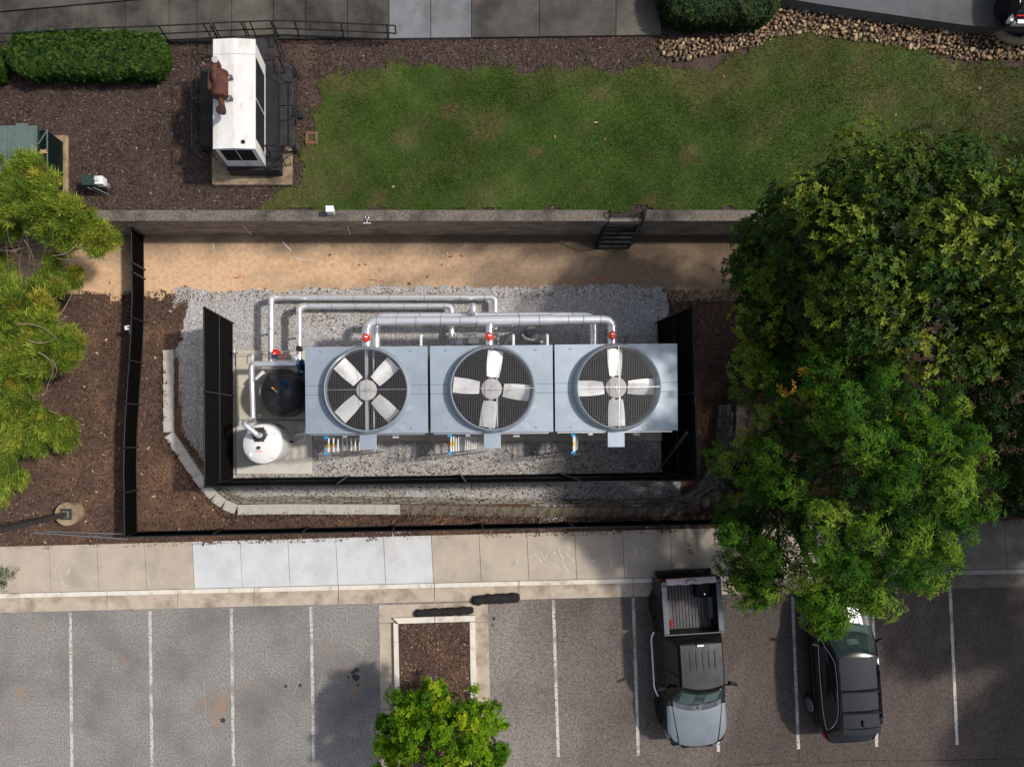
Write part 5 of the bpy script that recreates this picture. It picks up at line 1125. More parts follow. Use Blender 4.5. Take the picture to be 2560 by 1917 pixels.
for s_ in (-1, 1):
    for y0, y1, ya_, yb_ in ((.20, 1.02, .20, .60), (-.86, .14, -.78, .14)):
        q = [(s_ * .927, y0, 1.19), (s_ * .927, y1, 1.19), (s_ * .71, yb_, 1.80), (s_ * .71, ya_, 1.80)]
        q = [Vector(p) + Vector((s_ * .012, 0, .01)) for p in q]
        MB().quad(*(q if s_ > 0 else q[::-1])).build('side_window', 'glass_dark', **PK)
    MB().tube([(s_ * 1.0, -1.0 + .15, .40), (s_ * 1.10, -.65, .36), (s_ * 1.10, 1.05, .36), (s_ * 1.0, 1.3, .40)], .045, 10, .15).build('step_bar', 'chrome', smooth=50, **PK)
    mi = MB(); mi.box((s_ * 1.17, .72, 1.28), (.26, .10, .19), s_ * .25); mi.box((s_ * 1.0, .76, 1.22), (.16, .06, .06)); mi.build('mirror', 'car_black', bevel=.02, **PK)
    MB().surf(4, 8, lambda u, v: (s_ * (pw(2.25 + .42 * v) + .006 - .02 * u), 2.25 + .42 * v, .78 + .22 * u)).build('headlight', 'lamp_clear', **PK)
    for y in (-1.72, 1.72): wheel(pk, s_ * .90, y, .39, .27, 'rim_dark', s_)
    for y in (-1.72, 1.72): MB().ring([[(s_ * q, y + rr * math.cos(a), .39 + rr * math.sin(a)) for a in np.linspace(-.1, 3.24, 18)] for q, rr in ((.95, .45), (1.015, .46), (1.015, .52), (.95, .56))], False).build('wheel_arch', 'truck_paint', smooth=50, **PK)
# bed
BX, y0b, y1b = .985, -2.70, -1.0
for s_ in (-1, 1):
    b = MB(); b.ring([[(s_ * .985, y, .45), (s_ * .99, y, .9), (s_ * .985, y, 1.32), (s_ * .97, y, 1.36), (s_ * .80, y, 1.36), (s_ * .79, y, .80), (s_ * .84, y, .45)][::int(s_)] for y in (y0b, -2.2, -1.72, -1.3, y1b)]); b.build('bed_side', 'truck_paint', smooth=35, **PK)
    MB().box((s_ * .882, (y0b + y1b) / 2 - .02, 1.372), (.165, y1b - y0b - .02, .025)).build('bed_rail', 'bed_rail', bevel=.006, **PK)
    MB().box((s_ * .885, y0b + .12, 1.386), (.05, .05, .004)).build('stake_pocket', 'dark_void', **PK)
    MB().surf(8, 6, lambda u, v: (s_ * (.79 - .16 * math.sin(v * 3.1416) * 1.0), -1.72 - .42 + .84 * v, .80 + .26 * math.sin(min(1, u * 1.0) * 1.5708) * 0 + .24 * (1 - u) * math.sin(v * 3.1416))).build('wheel_housing', 'bed_liner', **PK) if 0 else MB().box((s_ * .71, -1.72, .93), (.17, .72, .28)).build('wheel_housing', 'bed_liner', bevel=.05, **PK)
MB().box((0, (y0b + y1b) / 2, .76), (1.60, y1b - y0b, .06)).build('bed_floor', 'liner_gap', **PK)
nr_ = 15
for i in range(nr_): MB().box((-.735 + 1.47 * i / (nr_ - 1), (y0b + y1b) / 2, .797), (.083, y1b - y0b - .04, .02)).build('bed_rib', 'bed_liner', bevel=.008, **PK)
MB().box((0, y1b + .01, 1.08), (1.6, .05, .60)).build('bed_front', 'truck_paint', **PK); MB().box((0, y1b + .0, 1.385), (1.94, .03, .02)).build('bed_front_rail', 'bed_rail', **PK)
MB().box((0, y0b - .03, 1.02), (1.86, .06, .66)).build('tailgate', 'truck_paint', bevel=.015, **PK)
def gc(u, v): x = (2 * u - 1) * .80; bw_ = .5 + .5 * math.cos(x * 1.6); return (x, y0b - .10 + (.16 + .05 * bw_ + .012 * math.sin(u * 23)) * v, 1.37 + .02 * math.sin(v * 3.14) + .006 * math.sin(u * 17 + v * 3))
MB().surf(40, 6, gc).build('tailgate_cover', 'gate_cover', smooth=60, **PK)
MB().tube([(.18, y0b + .06, 1.40), (.16, y0b - .03, 1.42), (.02, y0b - .07, 1.42), (-.12, y0b - .03, 1.42), (-.16, y0b + .03, 1.41)], .012, 6, .06).build('cover_strap', 'dark_void', **PK)
MB().box((0, y0b - .14, .62), (1.86, .16, .2)).build('rear_bumper', 'truck_paint', bevel=.03, **PK)
for s_ in (-1, 1): MB().box((s_ * .945, y0b - .03, 1.06), (.09, .08, .40)).build('tail_light', 'tail_dark', bevel=.02, **PK)
MB().box((0, 2.80, .62), (1.5, .14, .2)).build('front_bumper', 'truck_paint', bevel=.04, **PK); MB().box((0, 2.80, .88), (1.0, .05, .24)).build('grille', 'dark_void', **PK)
def truck_world(x, y, z): return None
ang = math.pi - R(-3.6)
pk.location = (bc[0] + .06, bc[1] + .03, ZP); pk.rotation_euler = (0, 0, math.pi + R(3.6)); ORG[pk] = pk.location.copy()
bpy.context.view_layer.update() if 0 else None
PM = Matrix.LocRotScale(pk.location, pk.rotation_euler, None)
def inbed(x, y, z): return PM @ Vector((x, y, z))
# cargo in the bed
c = inbed(-.42, -2.38, 1.0); o = thing('spare_tyre', tuple(inbed(-.42, -2.38, .81)), 'black spare tyre leaning in the dark corner of the pickup bed', 'tyre')
MB().ring([[c + Vector((.10 * math.cos(b_) * .9 - .0, 0, 0)) + (Vector((.10 * math.cos(b_), (.27 + .09 * math.sin(b_)) * math.cos(a), (.27 + .09 * math.sin(b_)) * math.sin(a) * .6 + (.27) * math.cos(a) * .4))) for b_ in np.linspace(0, 6.283, 11)[:-1]] for a in np.linspace(0, 6.283, 27)[:-1]], False, True).build('tyre_carcass', 'tyre', o, smooth=60)
MB().cyl(c + Vector((.08, -.18, .12)), .025, .04, 10).build('valve_nut', 'chrome', o)
c = inbed(.66, -1.14, .82); o = thing('red_strap', tuple(c), 'tangle of red straps in the front corner of the pickup bed', 'strap')
for k in range(5):
    pts = [inbed(.62 + random.uniform(-.14, .12), -1.12 - random.uniform(0, .22), .83 + random.uniform(0, .10)) for _ in range(6)]; MB().tube(pts, .016, 6, .05).build('strap_loop', 'rust' if k % 2 else 'red', o, smooth=60)
# ---- suv (nose to the kerb)
sv = thing('parked_suv', (0, 0, ZP), 'glossy black SUV with roof rails parked half under the spreading oak', 'suv')
SV = dict(parent=sv, local=True)
def sw(y):
    t = (y + .0) / 2.42
    return .95 * (1 - .30 * max(0, (abs(t) - .72) / .28) ** 2.2)
def sbelt(y): return 1.02 + .05 * (1 - (y / 2.4)) * .6 if y < .9 else 1.06 - .20 * ((y - .9) / 1.5) ** 1.5
sts = []
for y in (-2.42, -2.36, -2.2, -1.9, -1.4, -.6, .2, .9, 1.3, 1.7, 2.05, 2.25, 2.37, 2.42):
    w = sw(y); zb_ = sbelt(y)
    if y > 2.2: zb_ -= .22 * ((y - 2.2) / .22) ** 2
    if y < -2.3: zb_ -= .10
    sts.append((y, [(w * .9, .30), (w * .985, .50), (w, .72), (w * .985, zb_ - .08), (w * .93, zb_), (w * .55, zb_ + .05), (0, zb_ + .065)]))
b = MB(); shell(b, sts).build('body', 'car_black', smooth=38, **SV)
def shood(u, v): x = (2 * u - 1); y = lerp(1.36, 2.30 - .18 * x * x, v); w = .80 - .14 * v; zz_ = sbelt(y) + .075 - .055 * abs(x) ** 2.5 - .16 * max(0, v - .75) ** 1.5 + .018 * math.exp(-((abs(x) - .72) / .1) ** 2); return (x * w, y, zz_)
MB().surf(20, 14, shood).build('hood', 'car_hood', smooth=60, **SV)
def sring(z, w, yf, yr, bf, br_, n=11):
    return [(x * w, yf + bf * (1 - x * x), z + .03 * (1 - x * x)) for x in np.linspace(-1, 1, n)] + [(x * w, yr - br_ * (1 - x * x), z + .03 * (1 - x * x)) for x in np.linspace(1, -1, n)]
b = MB(); b.ring([sring(1.02, .885, 1.34, -2.10, .2, .12), sring(1.34, .78, 1.00, -1.92, .18, .12), sring(1.60, .66, .64, -1.72, .15, .1), sring(1.665, .61, .52, -1.66, .14, .08)], True); b.f = [tuple(reversed(f)) for f in b.f]
b.build('cabin_frame', 'car_black', smooth=35, **SV)
def sroof(y0, y1):
    def f(u, v): x = (2 * u - 1); y = lerp(y0, y1, v); return (x * .60, y, 1.70 + .035 * (1 - x * x) - .012 * ((y + .5) / 1.2) ** 2)
    return f
MB().surf(12, 8, sroof(-.48, .57)).build('roof_glass', 'car_roof', smooth=60, **SV); MB().surf(12, 12, sroof(-1.66, -.49)).build('roof_panel', 'car_roof', smooth=60, **SV)
MB().surf(12, 3, lambda u, v: ((2 * u - 1) * (.60 - .0 * v), -1.67 - .20 * v - .04 * (1 - (2 * u - 1) ** 2), 1.695 + .03 * (1 - (2 * u - 1) ** 2) - .03 * v)).build('spoiler', 'car_roof', smooth=60, **SV)
def sws(u, v): x = (2 * u - 1); w = lerp(.80, .60, v); return (x * w, lerp(1.34, .60, v) + .17 * (1 - x * x) + .02, lerp(1.10, 1.66, v) + .03 * (1 - x * x) + .012)
MB().surf(14, 8, sws).build('windshield', 'glass_teal', smooth=60, **SV)
for nm, u0, u1, v0, v1, m in (('dashboard', .06, .94, .05, .32, 'interior'), ('seat', .12, .44, .45, .9, 'seat_dark'), ('seat', .56, .88, .45, .9, 'seat_dark'), ('sun_visor', .36, .62, .58, .78, 'interior')):
    MB().surf(8, 4, lambda u, v: tuple(Vector(sws(lerp(u0, u1, u), lerp(v0, v1, v))) - Vector((0, .0, .007)))).build(nm, m, smooth=60, **SV)
for s_ in (-1, 1):
    q = [(s_ * .872, 1.16, 1.06), (s_ * .80, .84, 1.33), (s_ * .675, .42, 1.60), (s_ * .665, -.9, 1.62), (s_ * .70, -1.45, 1.55), (s_ * .845, -1.90, 1.17), (s_ * .885, -1.0, 1.06)]
    q = [Vector(p) + Vector((s_ * .018, 0, .008)) for p in q]; nq = len(q); sm = []
    for i in range(nq):
        p0, p1, p2, p3 = q[i - 1], q[i], q[(i + 1) % nq], q[(i + 2) % nq]
        for t in (0, .25, .5, .75): sm.append(.5 * ((2 * p1) + (p2 - p0) * t * .6 + (2 * (3 * (p2 - p1)) - (2 * .6 * (p2 - p0) + .6 * (p3 - p1))) * t * t * .5 * 1.0 + (2 * 2 * (p1 - p2) + .6 * (p2 - p0) + .6 * (p3 - p1)) * t ** 3 * .5) if 0 else p1.lerp(p2, t) + (((p1 - p0).normalized() - (p3 - p2).normalized()) * .035 * 4 * t * (1 - t)))
    q = sm; b = MB(); b.add(q, [tuple(range(len(q))) if s_ > 0 else tuple(reversed(range(len(q))))])
    b.build('side_window', 'glass_dark', **SV); MB().tube(q + [q[0]], .010, 6, 0).build('window_trim', 'chrome', smooth=50, **SV)
    MB().tube([(s_ * .62, .35, 1.68), (s_ * .63, .22, 1.75), (s_ * .63, -1.45, 1.75), (s_ * .62, -1.6, 1.68)], .02, 8, .06).build('roof_rail', 'car_black', smooth=50, **SV)
    for y in (.0, -.62, -1.3): MB().box((s_ * .63, y, 1.72), (.035, .08, .07)).build('rail_foot', 'car_black', **SV)
    mi = MB(); mi.box((s_ * 1.06, .88, 1.12), (.22, .09, .14), s_ * .3); mi.box((s_ * .93, .90, 1.08), (.12, .05, .05)); mi.build('mirror', 'car_black', bevel=.025, **SV)
    for y in (-1.36, 1.52): wheel(sv, s_ * .86, y, .36, .24, 'rim', s_, 10)
    MB().surf(6, 4, lambda u, v: (s_ * (sw(-2.05 - .33 * u) + .006), -2.05 - .34 * u, .86 + .20 * v * (1 - .3 * u))).build('tail_light', 'tail_red', **SV)
    MB().surf(6, 4, lambda u, v: (s_ * (sw(1.85 + .35 * u) * .97 + .008), 1.85 + .38 * u, .72 + .14 * v)).build('headlight', 'lamp_clear', **SV)
    MB().tube([(s_ * (sw(y) + .004), y, .42) for y in np.linspace(-1, 1, 9)], .018, 6).build('sill_trim', 'rim_dark', **SV)
for y in (-.50, -1.18): MB().bar((-.64, y, 1.80), (.64, y, 1.80), .05, .03).build('cross_bar', 'dark_void', **SV)
MB().prism([(-.018, -1.62), (.018, -1.62), (.014, -1.42), (-.014, -1.42)], 1.72, 1.79).build('antenna_fin', 'dark_void', **SV)
for s_ in (0, 1): MB().tube([Vector(sws(.2 + .35 * s_ + t * .3, .03 + .05 * t)) + Vector((0, 0, .012)) for t in np.linspace(0, 1, 6)], .009, 6).build('wiper', 'dark_void', **SV)
MB().surf(6, 3, lambda u, v: ((2 * u - 1) * .5, -1.83 - .36 * v, 1.52 - .42 * v)).build('rear_window', 'glass_dark', **SV)
sv.location = (P(2023, 1648, 1.1).x + .88, P(2023, 1648, 1.1).y - .08, ZP); sv.rotation_euler = (0, 0, R(3.8)); ORG[sv] = sv.location.copy()
# ------------------------------------------------------------------ vegetation
def frame(N):
    a = np.where(np.abs(N[:, 2:3]) < .9, np.array([[0, 0, 1.]]), np.array([[1., 0, 0]])); T = np.cross(N, a); T /= np.linalg.norm(T, axis=1, keepdims=True); return T, np.cross(N, T)
def unit(v): return v / np.maximum(1e-9, np.linalg.norm(v, axis=-1, keepdims=True))
def leaves(C, Dv, Uv, L, Wd, cols, fold=.25, shape=.45):
    """folded rhombus leaves: base C, direction Dv, up Uv"""
    Dv = unit(Dv); S = unit(np.cross(Dv, Uv)); U = np.cross(S, Dv); L = L[:, None]; Wd = Wd[:, None]
    tip = C + Dv * L - U * L * .12; mid = C + Dv * L * shape; l = mid + S * Wd / 2 + U * Wd * fold; r_ = mid - S * Wd / 2 + U * Wd * fold
    V = np.stack([C, r_, tip, l], 1).reshape(-1, 3); n = len(C); k = 4 * np.arange(n)[:, None]
    Fc = np.concatenate([k + np.array([[0, 1, 2]]), k + np.array([[0, 2, 3]])], 0)
    return V, Fc, np.repeat(cols, 4, 0)
def clumpy(blobs, nper, rr, up=.35, shell_=(.72, 1.06), zcut=-.35):
    """points on/near blob surfaces with outward normals, biased to the sky side"""
    Pn, Nn, Bi = [], [], []
    for i, (x, y, z, a) in enumerate(blobs):
        n = int(nper * a * a); d = unit(rr.normal(0, 1, (n, 3))); d = d[d[:, 2] > zcut]
        q = rr.uniform(*shell_, (len(d), 1)); Pn.append(np.array([[x, y, z]]) + d * a * q * np.array([[1, 1, .75]])); Nn.append(unit(d + np.array([[0, 0, up]]))); Bi.append(np.full(len(d), i))
    return np.concatenate(Pn), np.concatenate(Nn), np.concatenate(Bi)
def rosettes(Pn, Nn, k, L, Wd, colf, rr, open_=.8, m='leaf', along=0., fold=.25, shape=.45, droop=0.):
    n = len(Pn); T, B = frame(Nn); ph = rr.uniform(0, 6.283, n); C, Dv, Uv, Cc = [], [], [], []
    base = colf(n)
    for j in range(k):
        a = ph + j * 6.283 / k + rr.uniform(-.3, .3, n); o_ = open_ * rr.uniform(.7, 1.25, n)
        rad = T * np.cos(a)[:, None] + B * np.sin(a)[:, None]
        d = unit(Nn * (1.1 - o_)[:, None] + rad * o_[:, None] + np.array([[0, 0, -droop]]))
        off = Nn * (along * (rr.uniform(-1, .2, n))[:, None]); C.append(Pn + off + rad * .01); Dv.append(d); Uv.append(Nn); Cc.append(base * rr.uniform(.75, 1.25, (n, 1)))
    C, Dv, Uv, Cc = map(np.concatenate, (C, Dv, Uv, Cc)); q = len(C)
    return leaves(C, Dv, Uv, rr.uniform(*L, q), rr.uniform(*Wd, q), Cc, fold, shape)
def pal(rr, cs, w, bright=None):
    cs = np.array(cs); w = np.array(w) / sum(w)
    return lambda n: cs[rr.choice(len(cs), n, p=w)] * rr.uniform(.8, 1.2, (n, 1))
def limbs(t, base, blobs, r0, m='bark', crook=.35, frac=1.):
    base = Vector(base); fork = base + Vector((0, 0, 1.0)); tops = [Vector(b_[:3]) for b_ in blobs]; cen = sum(tops, Vector()) / len(tops)
    zc = min(cen.z, base.z + .55 * (cen.z - base.z) + .6); f2 = Vector((lerp(base.x, cen.x, .3), lerp(base.y, cen.y, .3), zc))
    MB().tube([base - Vector((0, 0, .1)), base + Vector((.02, .03, .4)), fork, f2, f2 + Vector((.1, 0, 1.2))], [r0 * 1.35, r0, r0 * .9, r0 * .7, r0 * .35], 12).build('trunk', m, t, smooth=60)
    for b_ in tops:
        if random.random() > frac: continue
        s_ = fork.lerp(f2, random.uniform(.2, 1)); mid = s_.lerp(b_, .5) + Vector((random.uniform(-crook, crook), random.uniform(-crook, crook), random.uniform(-.1, crook)))
        MB().tube([s_, s_.lerp(mid, .5), mid, mid.lerp(b_, .6) + Vector((random.uniform(-.1, .1), random.uniform(-.1, .1), 0)), b_], [r0 * .42, r0 * .34, r0 * .25, r0 * .15, r0 * .06], 7).build('limb', m, t, smooth=60)
def blobs_px(lst): return [(P(x, y, z).x, P(x, y, z).y, z, r_) for x, y, z, r_ in lst]
def fillblobs(lst, rr, n, r_, jit=.8):
    out = []
    for _ in range(n):
        x, y, z, a = lst[rr.integers(len(lst))]; d = unit(rr.normal(0, 1, (1, 3)))[0]; d[2] = abs(d[2]) * .7; out.append((x + d[0] * a * jit, y + d[1] * a * jit, z + d[2] * a * jit, rr.uniform(*r_)))
    return out
def crown(t, parts, m): 
    V, Fc, C, o = [], [], [], 0
    for v, f, c in parts: V.append(v); Fc.append(f + o); C.append(c); o += len(v)
    return npmesh('crown', np.concatenate(V), np.concatenate(Fc), m, np.concatenate(C), parent=t)
# --- magnolia
rr = np.random.default_rng(101)
main = blobs_px([(2040, 530, 6.2, 1.5), (2150, 500, 7.0, 1.6), (2300, 515, 7.4, 1.7), (2440, 540, 7.2, 1.7), (2560, 570, 6.6, 1.6), (1975, 610, 5.2, 1.4), (2080, 600, 7.4, 1.7), (2230, 620, 8.0, 1.8), (2390, 640, 8.0, 1.8), (2540, 680, 7.4, 1.7),
                 (1940, 585, 4.4, 1.1), (1915, 700, 3.8, 1.1), (1960, 760, 4.3, 1.2), (2050, 750, 5.6, 1.4), (2190, 770, 6.8, 1.6), (2340, 800, 6.8, 1.6), (2480, 830, 6.4, 1.5), (1960, 860, 3.6, 1.1), (2050, 860, 4.4, 1.2), (2180, 870, 5.2, 1.4), (2640, 760, 6.5, 1.8), (2640, 560, 6.2, 1.4), (2700, 660, 7, 1.9), (1890, 850, 2.6, .7), (1895, 635, 3.2, .8)])
bl = fillblobs(main, rr, 240, (.42, .80), .80)
mg = thing('magnolia_tree', (P(2260, 680, 0).x * .78, 5.0, .1), 'broad glossy leaved magnolia with rosettes of large leaves above the lawn corner', 'tree')
limbs(mg, ORG[mg], main, .26)
Pn, Nn, Bi = clumpy(bl, 150, rr, .55)
tone = rr.choice(3, len(bl), p=[.42, .36, .22])
cm = np.array([(.038, .082, .010), (.092, .15, .013), (.20, .25, .026)])
ix = [0]
def cf(n): c = cm[tone[Bi]] * rr.uniform(.7, 1.3, (n, 1)); return c
ros = rosettes(Pn, Nn, 7, (.09, .165), (.048, .072), cf, rr, .78, fold=.18, shape=.55)
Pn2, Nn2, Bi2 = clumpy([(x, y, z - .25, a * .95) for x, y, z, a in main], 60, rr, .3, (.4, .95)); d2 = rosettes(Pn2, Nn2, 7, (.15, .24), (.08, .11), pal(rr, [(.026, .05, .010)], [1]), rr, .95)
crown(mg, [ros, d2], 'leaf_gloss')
# --- oak
rr = np.random.default_rng(102)
main = blobs_px([(1900, 930, 4.1, .9), (2030, 960, 5.2, 1.1), (2150, 960, 6.6, 1.2), (2260, 1000, 6.8, 1.2), (1950, 1060, 4.8, 1.0), (2080, 1070, 6.6, 1.2), (2200, 1090, 7.6, 1.4), (2320, 1090, 7.0, 1.2), (2420, 1120, 6.2, 1.0), (1848, 1190, 4.4, .95), (1900, 1170, 5.0, 1.0), (2000, 1180, 6.2, 1.2), (2130, 1200, 7.8, 1.4), (2260, 1220, 7.6, 1.4), (2380, 1210, 6.6, 1.1),
                 (1850, 1290, 4.2, .9), (1900, 1310, 5.4, 1.1), (2020, 1320, 6.6, 1.2), (2150, 1340, 7.0, 1.3), (2270, 1340, 6.8, 1.2), (2360, 1320, 5.8, .9), (1860, 1410, 4.2, .9), (1960, 1420, 5.2, 1.0), (2080, 1430, 5.8, 1.1), (2200, 1430, 5.8, 1.0), (2300, 1400, 5.2, .8), (2062, 1500, 4.4, .5), (2068, 1545, 4.1, .32), (2160, 1455, 4.8, .55), (2240, 1440, 4.6, .5), (1880, 1450, 3.8, .6)])
bl = fillblobs(main, rr, 265, (.28, .58), .88)
ok_ = thing('oak_tree', (10.6, -2.0, .8), 'spreading oak with fine lobed leaves hanging over the sidewalk and the black SUV', 'tree')
limbs(ok_, ORG[ok_], main, .22)
tone = rr.choice(4, len(bl), p=[.34, .38, .25, .03]); cm = np.array([(.030, .095, .011), (.085, .185, .016), (.165, .265, .03), (.22, .27, .034)])
Pn, Nn, Bi = clumpy(bl, 215, rr, .6, (.55, 1.1))
def cf(n): return cm[tone[Bi]] * rr.uniform(.7, 1.3, (n, 1))
ros = rosettes(Pn, Nn, 9, (.09, .17), (.026, .045), cf, rr, .95, along=.08, fold=.1, droop=.12)
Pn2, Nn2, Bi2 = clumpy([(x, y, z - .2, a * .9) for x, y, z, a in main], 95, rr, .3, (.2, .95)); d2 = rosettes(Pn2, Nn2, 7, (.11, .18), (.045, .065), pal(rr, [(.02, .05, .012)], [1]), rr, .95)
yl = blobs_px([(1968, 968, 6.9, .17), (2250, 1035, 7.9, .14), (2010, 932, 6.6, .1)]); Pn3, Nn3, B3 = clumpy(yl, 420, rr, .6); d3 = rosettes(Pn3, Nn3, 7, (.11, .17), (.03, .05), pal(rr, [(.34, .22, .03)], [1]), rr, .95)
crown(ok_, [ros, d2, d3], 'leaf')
# --- two more trees at the right edge and beyond it
def simple_tree(nm, main, base, lab, seed, cm_, dens=100, rL=(.10, .18), rW=(.035, .06), nb=120, k=8, r0=.22, grp=None, br=(.35, .65)):
    rr = np.random.default_rng(seed); bl = fillblobs(main, rr, nb, br, .95); t = thing(nm, base, lab, 'tree', grp); limbs(t, ORG[t], main, r0)
    tone = rr.choice(len(cm_), len(bl)); Pn, Nn, Bi = clumpy(bl, dens, rr, .5, (.55, 1.1)); cmm = np.array(cm_)
    ros = rosettes(Pn, Nn, k, rL, rW, lambda n: cmm[tone[Bi]] * rr.uniform(.7, 1.3, (n, 1)), rr, .95, along=.06, fold=.15)
    crown(t, [ros], 'leaf'); return t
main = blobs_px([(2510, 960, 5.6, 1.0), (2540, 1080, 6.0, 1.1), (2600, 1010, 6.8, 1.4), (2620, 1150, 6.4, 1.2), (2530, 1220, 4.6, .6), (2680, 1080, 7, 1.5), (2450, 930, 4.8, .8)])
simple_tree('shade_tree', main, (16.8, .3, .7), 'dim green tree at the right edge between the magnolia and the oak', 103, [(.020, .045, .014), (.04, .075, .018), (.03, .06, .016)])
for i_, (bx_, by_) in enumerate(((22.8, -2.9), (27.3, -10.0), (26.8, 7.8))):
    main = [(bx_ + a, by_ + b_, c_, 2.1) for a, b_, c_ in ((-1.6, 0, 7.5), (1.4, 1.2, 8.5), (0, -2.2, 7.5), (.4, 2.6, 8), (.2, .2, 10), (2.2, -1.6, 7.5))]
    simple_tree('shade_tree', main, (bx_ + .3, by_, .3), ('tall shade tree standing past the right end of the sidewalk', 'tall shade tree standing past the right end of the parking bays', 'tall shade tree standing past the right end of the lawn')[i_], 120 + i_, [(.020, .045, .014), (.04, .075, .018)], 34, (.18, .30), (.09, .13), 210, 7, .3, None, (.7, 1.2))
main = [(20.5, 4, 8, 2.2), (21.5, 1.5, 9, 2.2), (20.8, -1, 7.5, 2.0), (22, 6.5, 8, 2.2), (23, 2.5, 9.5, 2.2)]
simple_tree('shade_tree', main, (21.6, 2.5, .3), 'large tree standing beyond the right edge of the picture', 104, [(.020, .045, .014), (.04, .075, .018)], 26, (.16, .28), (.07, .11), 90, 7, .3, None, (.7, 1.2))
# --- small maple on the island
rr = np.random.default_rng(105)
main = blobs_px([(1010, 1770, 3.6, .55), (1070, 1760, 3.9, .6), (1140, 1770, 3.9, .55), (1205, 1800, 3.6, .55), (985, 1840, 3.8, .6), (1060, 1850, 4.6, .75), (1140, 1850, 4.6, .75), (1215, 1870, 3.9, .6), (975, 1910, 3.8, .6), (1060, 1940, 4.8, .8), (1150, 1940, 4.8, .8), (1225, 1940, 3.9, .6), (1180, 1840, 4.2, .55), (1110, 1810, 4.2, .5), (1020, 1810, 4.1, .5), (1000, 2000, 4, .8), (1100, 2010, 4.8, .9), (1190, 2000, 4.0, .8)])
shoots = blobs_px([(1066, 1706, 3.4, .2), (1062, 1730, 3.4, .26), (1105, 1712, 3.4, .2), (1108, 1738, 3.5, .28), (1186, 1722, 3.3, .19), (1178, 1752, 3.4, .26), (1238, 1768, 3.2, .24), (1262, 1815, 3.0, .15), (1252, 1810, 3.1, .24), (1025, 1752, 3.3, .28), (960, 1820, 3.2, .24), (950, 1868, 3.2, .26), (1255, 1870, 3.2, .2), (1248, 1900, 3.2, .25), (1000, 1790, 3.4, .24)])
mp = thing('maple_tree', (P(1090, 1880, 2).x, P(1090, 1880, 1.5).y, .86), 'small bright green tree with upright shoots growing in the parking island', 'tree')
limbs(mp, ORG[mp], main, .09, crook=.15)
bl = fillblobs(main, rr, 190, (.18, .34), .85) + shoots; tone = rr.choice(3, len(bl), p=[.38, .48, .14]); cm = np.array([(.075, .175, .010), (.17, .31, .012), (.32, .42, .02)])
Pn, Nn, Bi = clumpy(bl, 760, rr, .7, (.3, 1.08))
ros = rosettes(Pn, Nn, 7, (.055, .10), (.035, .06), lambda n: cm[tone[Bi]] * rr.uniform(.65, 1.35, (n, 1)), rr, .9, along=.05, fold=.2, shape=.55)
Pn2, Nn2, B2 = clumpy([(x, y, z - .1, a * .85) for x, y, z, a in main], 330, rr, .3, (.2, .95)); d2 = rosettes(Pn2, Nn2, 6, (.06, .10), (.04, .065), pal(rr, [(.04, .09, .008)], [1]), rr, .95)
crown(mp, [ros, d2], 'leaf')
# --- feathery conifer at the left
def conifer(nm, lst, base, lab, seed, twigs):
    rr = np.random.default_rng(seed); bl = blobs_px(lst); sub = fillblobs(bl, rr, int(len(bl) * 15), (.16, .30), .95)
    t = thing(nm, base, lab, 'tree', 'feathery conifers at the left'); limbs(t, ORG[t], bl, .14, 'twig', .3)
    tone = rr.choice(4, len(sub), p=[.20, .38, .34, .08]); cm = np.array([(.19, .30, .05), (.34, .46, .075), (.52, .60, .11), (.62, .58, .11)])
    cen = np.array([sum(b_[0] for b_ in bl) / len(bl), sum(b_[1] for b_ in bl) / len(bl), min(b_[2] for b_ in bl) - .8])
    Pn, Nn, Bi = clumpy(sub, 620, rr, .3, (.1, 1.05), -.6)
    out = unit(np.array([s_[:3] for s_ in sub])[Bi] - cen); axis = unit(1.25 * out + .4 * Nn + np.array([[0, 0, .25]]) + rr.normal(0, .22, Nn.shape))
    ros = rosettes(Pn, axis, 6, (.18, .34), (.014, .024), lambda n: cm[tone[Bi]] * rr.uniform(.5, 1.6, (n, 1)), rr, .34, along=.14, fold=.1)
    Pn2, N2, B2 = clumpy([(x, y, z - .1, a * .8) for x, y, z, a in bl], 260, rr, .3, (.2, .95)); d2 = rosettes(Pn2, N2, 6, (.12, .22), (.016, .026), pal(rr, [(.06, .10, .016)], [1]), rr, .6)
    crown(t, [ros, d2], 'needle')
    for pts in twigs:
        q = [P(p[0], p[1], p[2] + .5) for p in pts]; n = len(q); MB().tube(q, [.020 - .012 * i / (n - 1) for i in range(n)], 6, .0).build('twig', 'twig', t, smooth=60)
def tw(x0, y0, z0, x1, y1, z1, bend, n=7):
    out = []
    for i in range(n):
        s_ = i / (n - 1); k = math.sin(s_ * 3.1416) * bend; dx, dy = x1 - x0, y1 - y0; l_ = math.hypot(dx, dy) + 1e-6
        out.append((x0 + dx * s_ - dy / l_ * k, y0 + dy * s_ + dx / l_ * k, lerp(z0, z1, s_)))
    return out
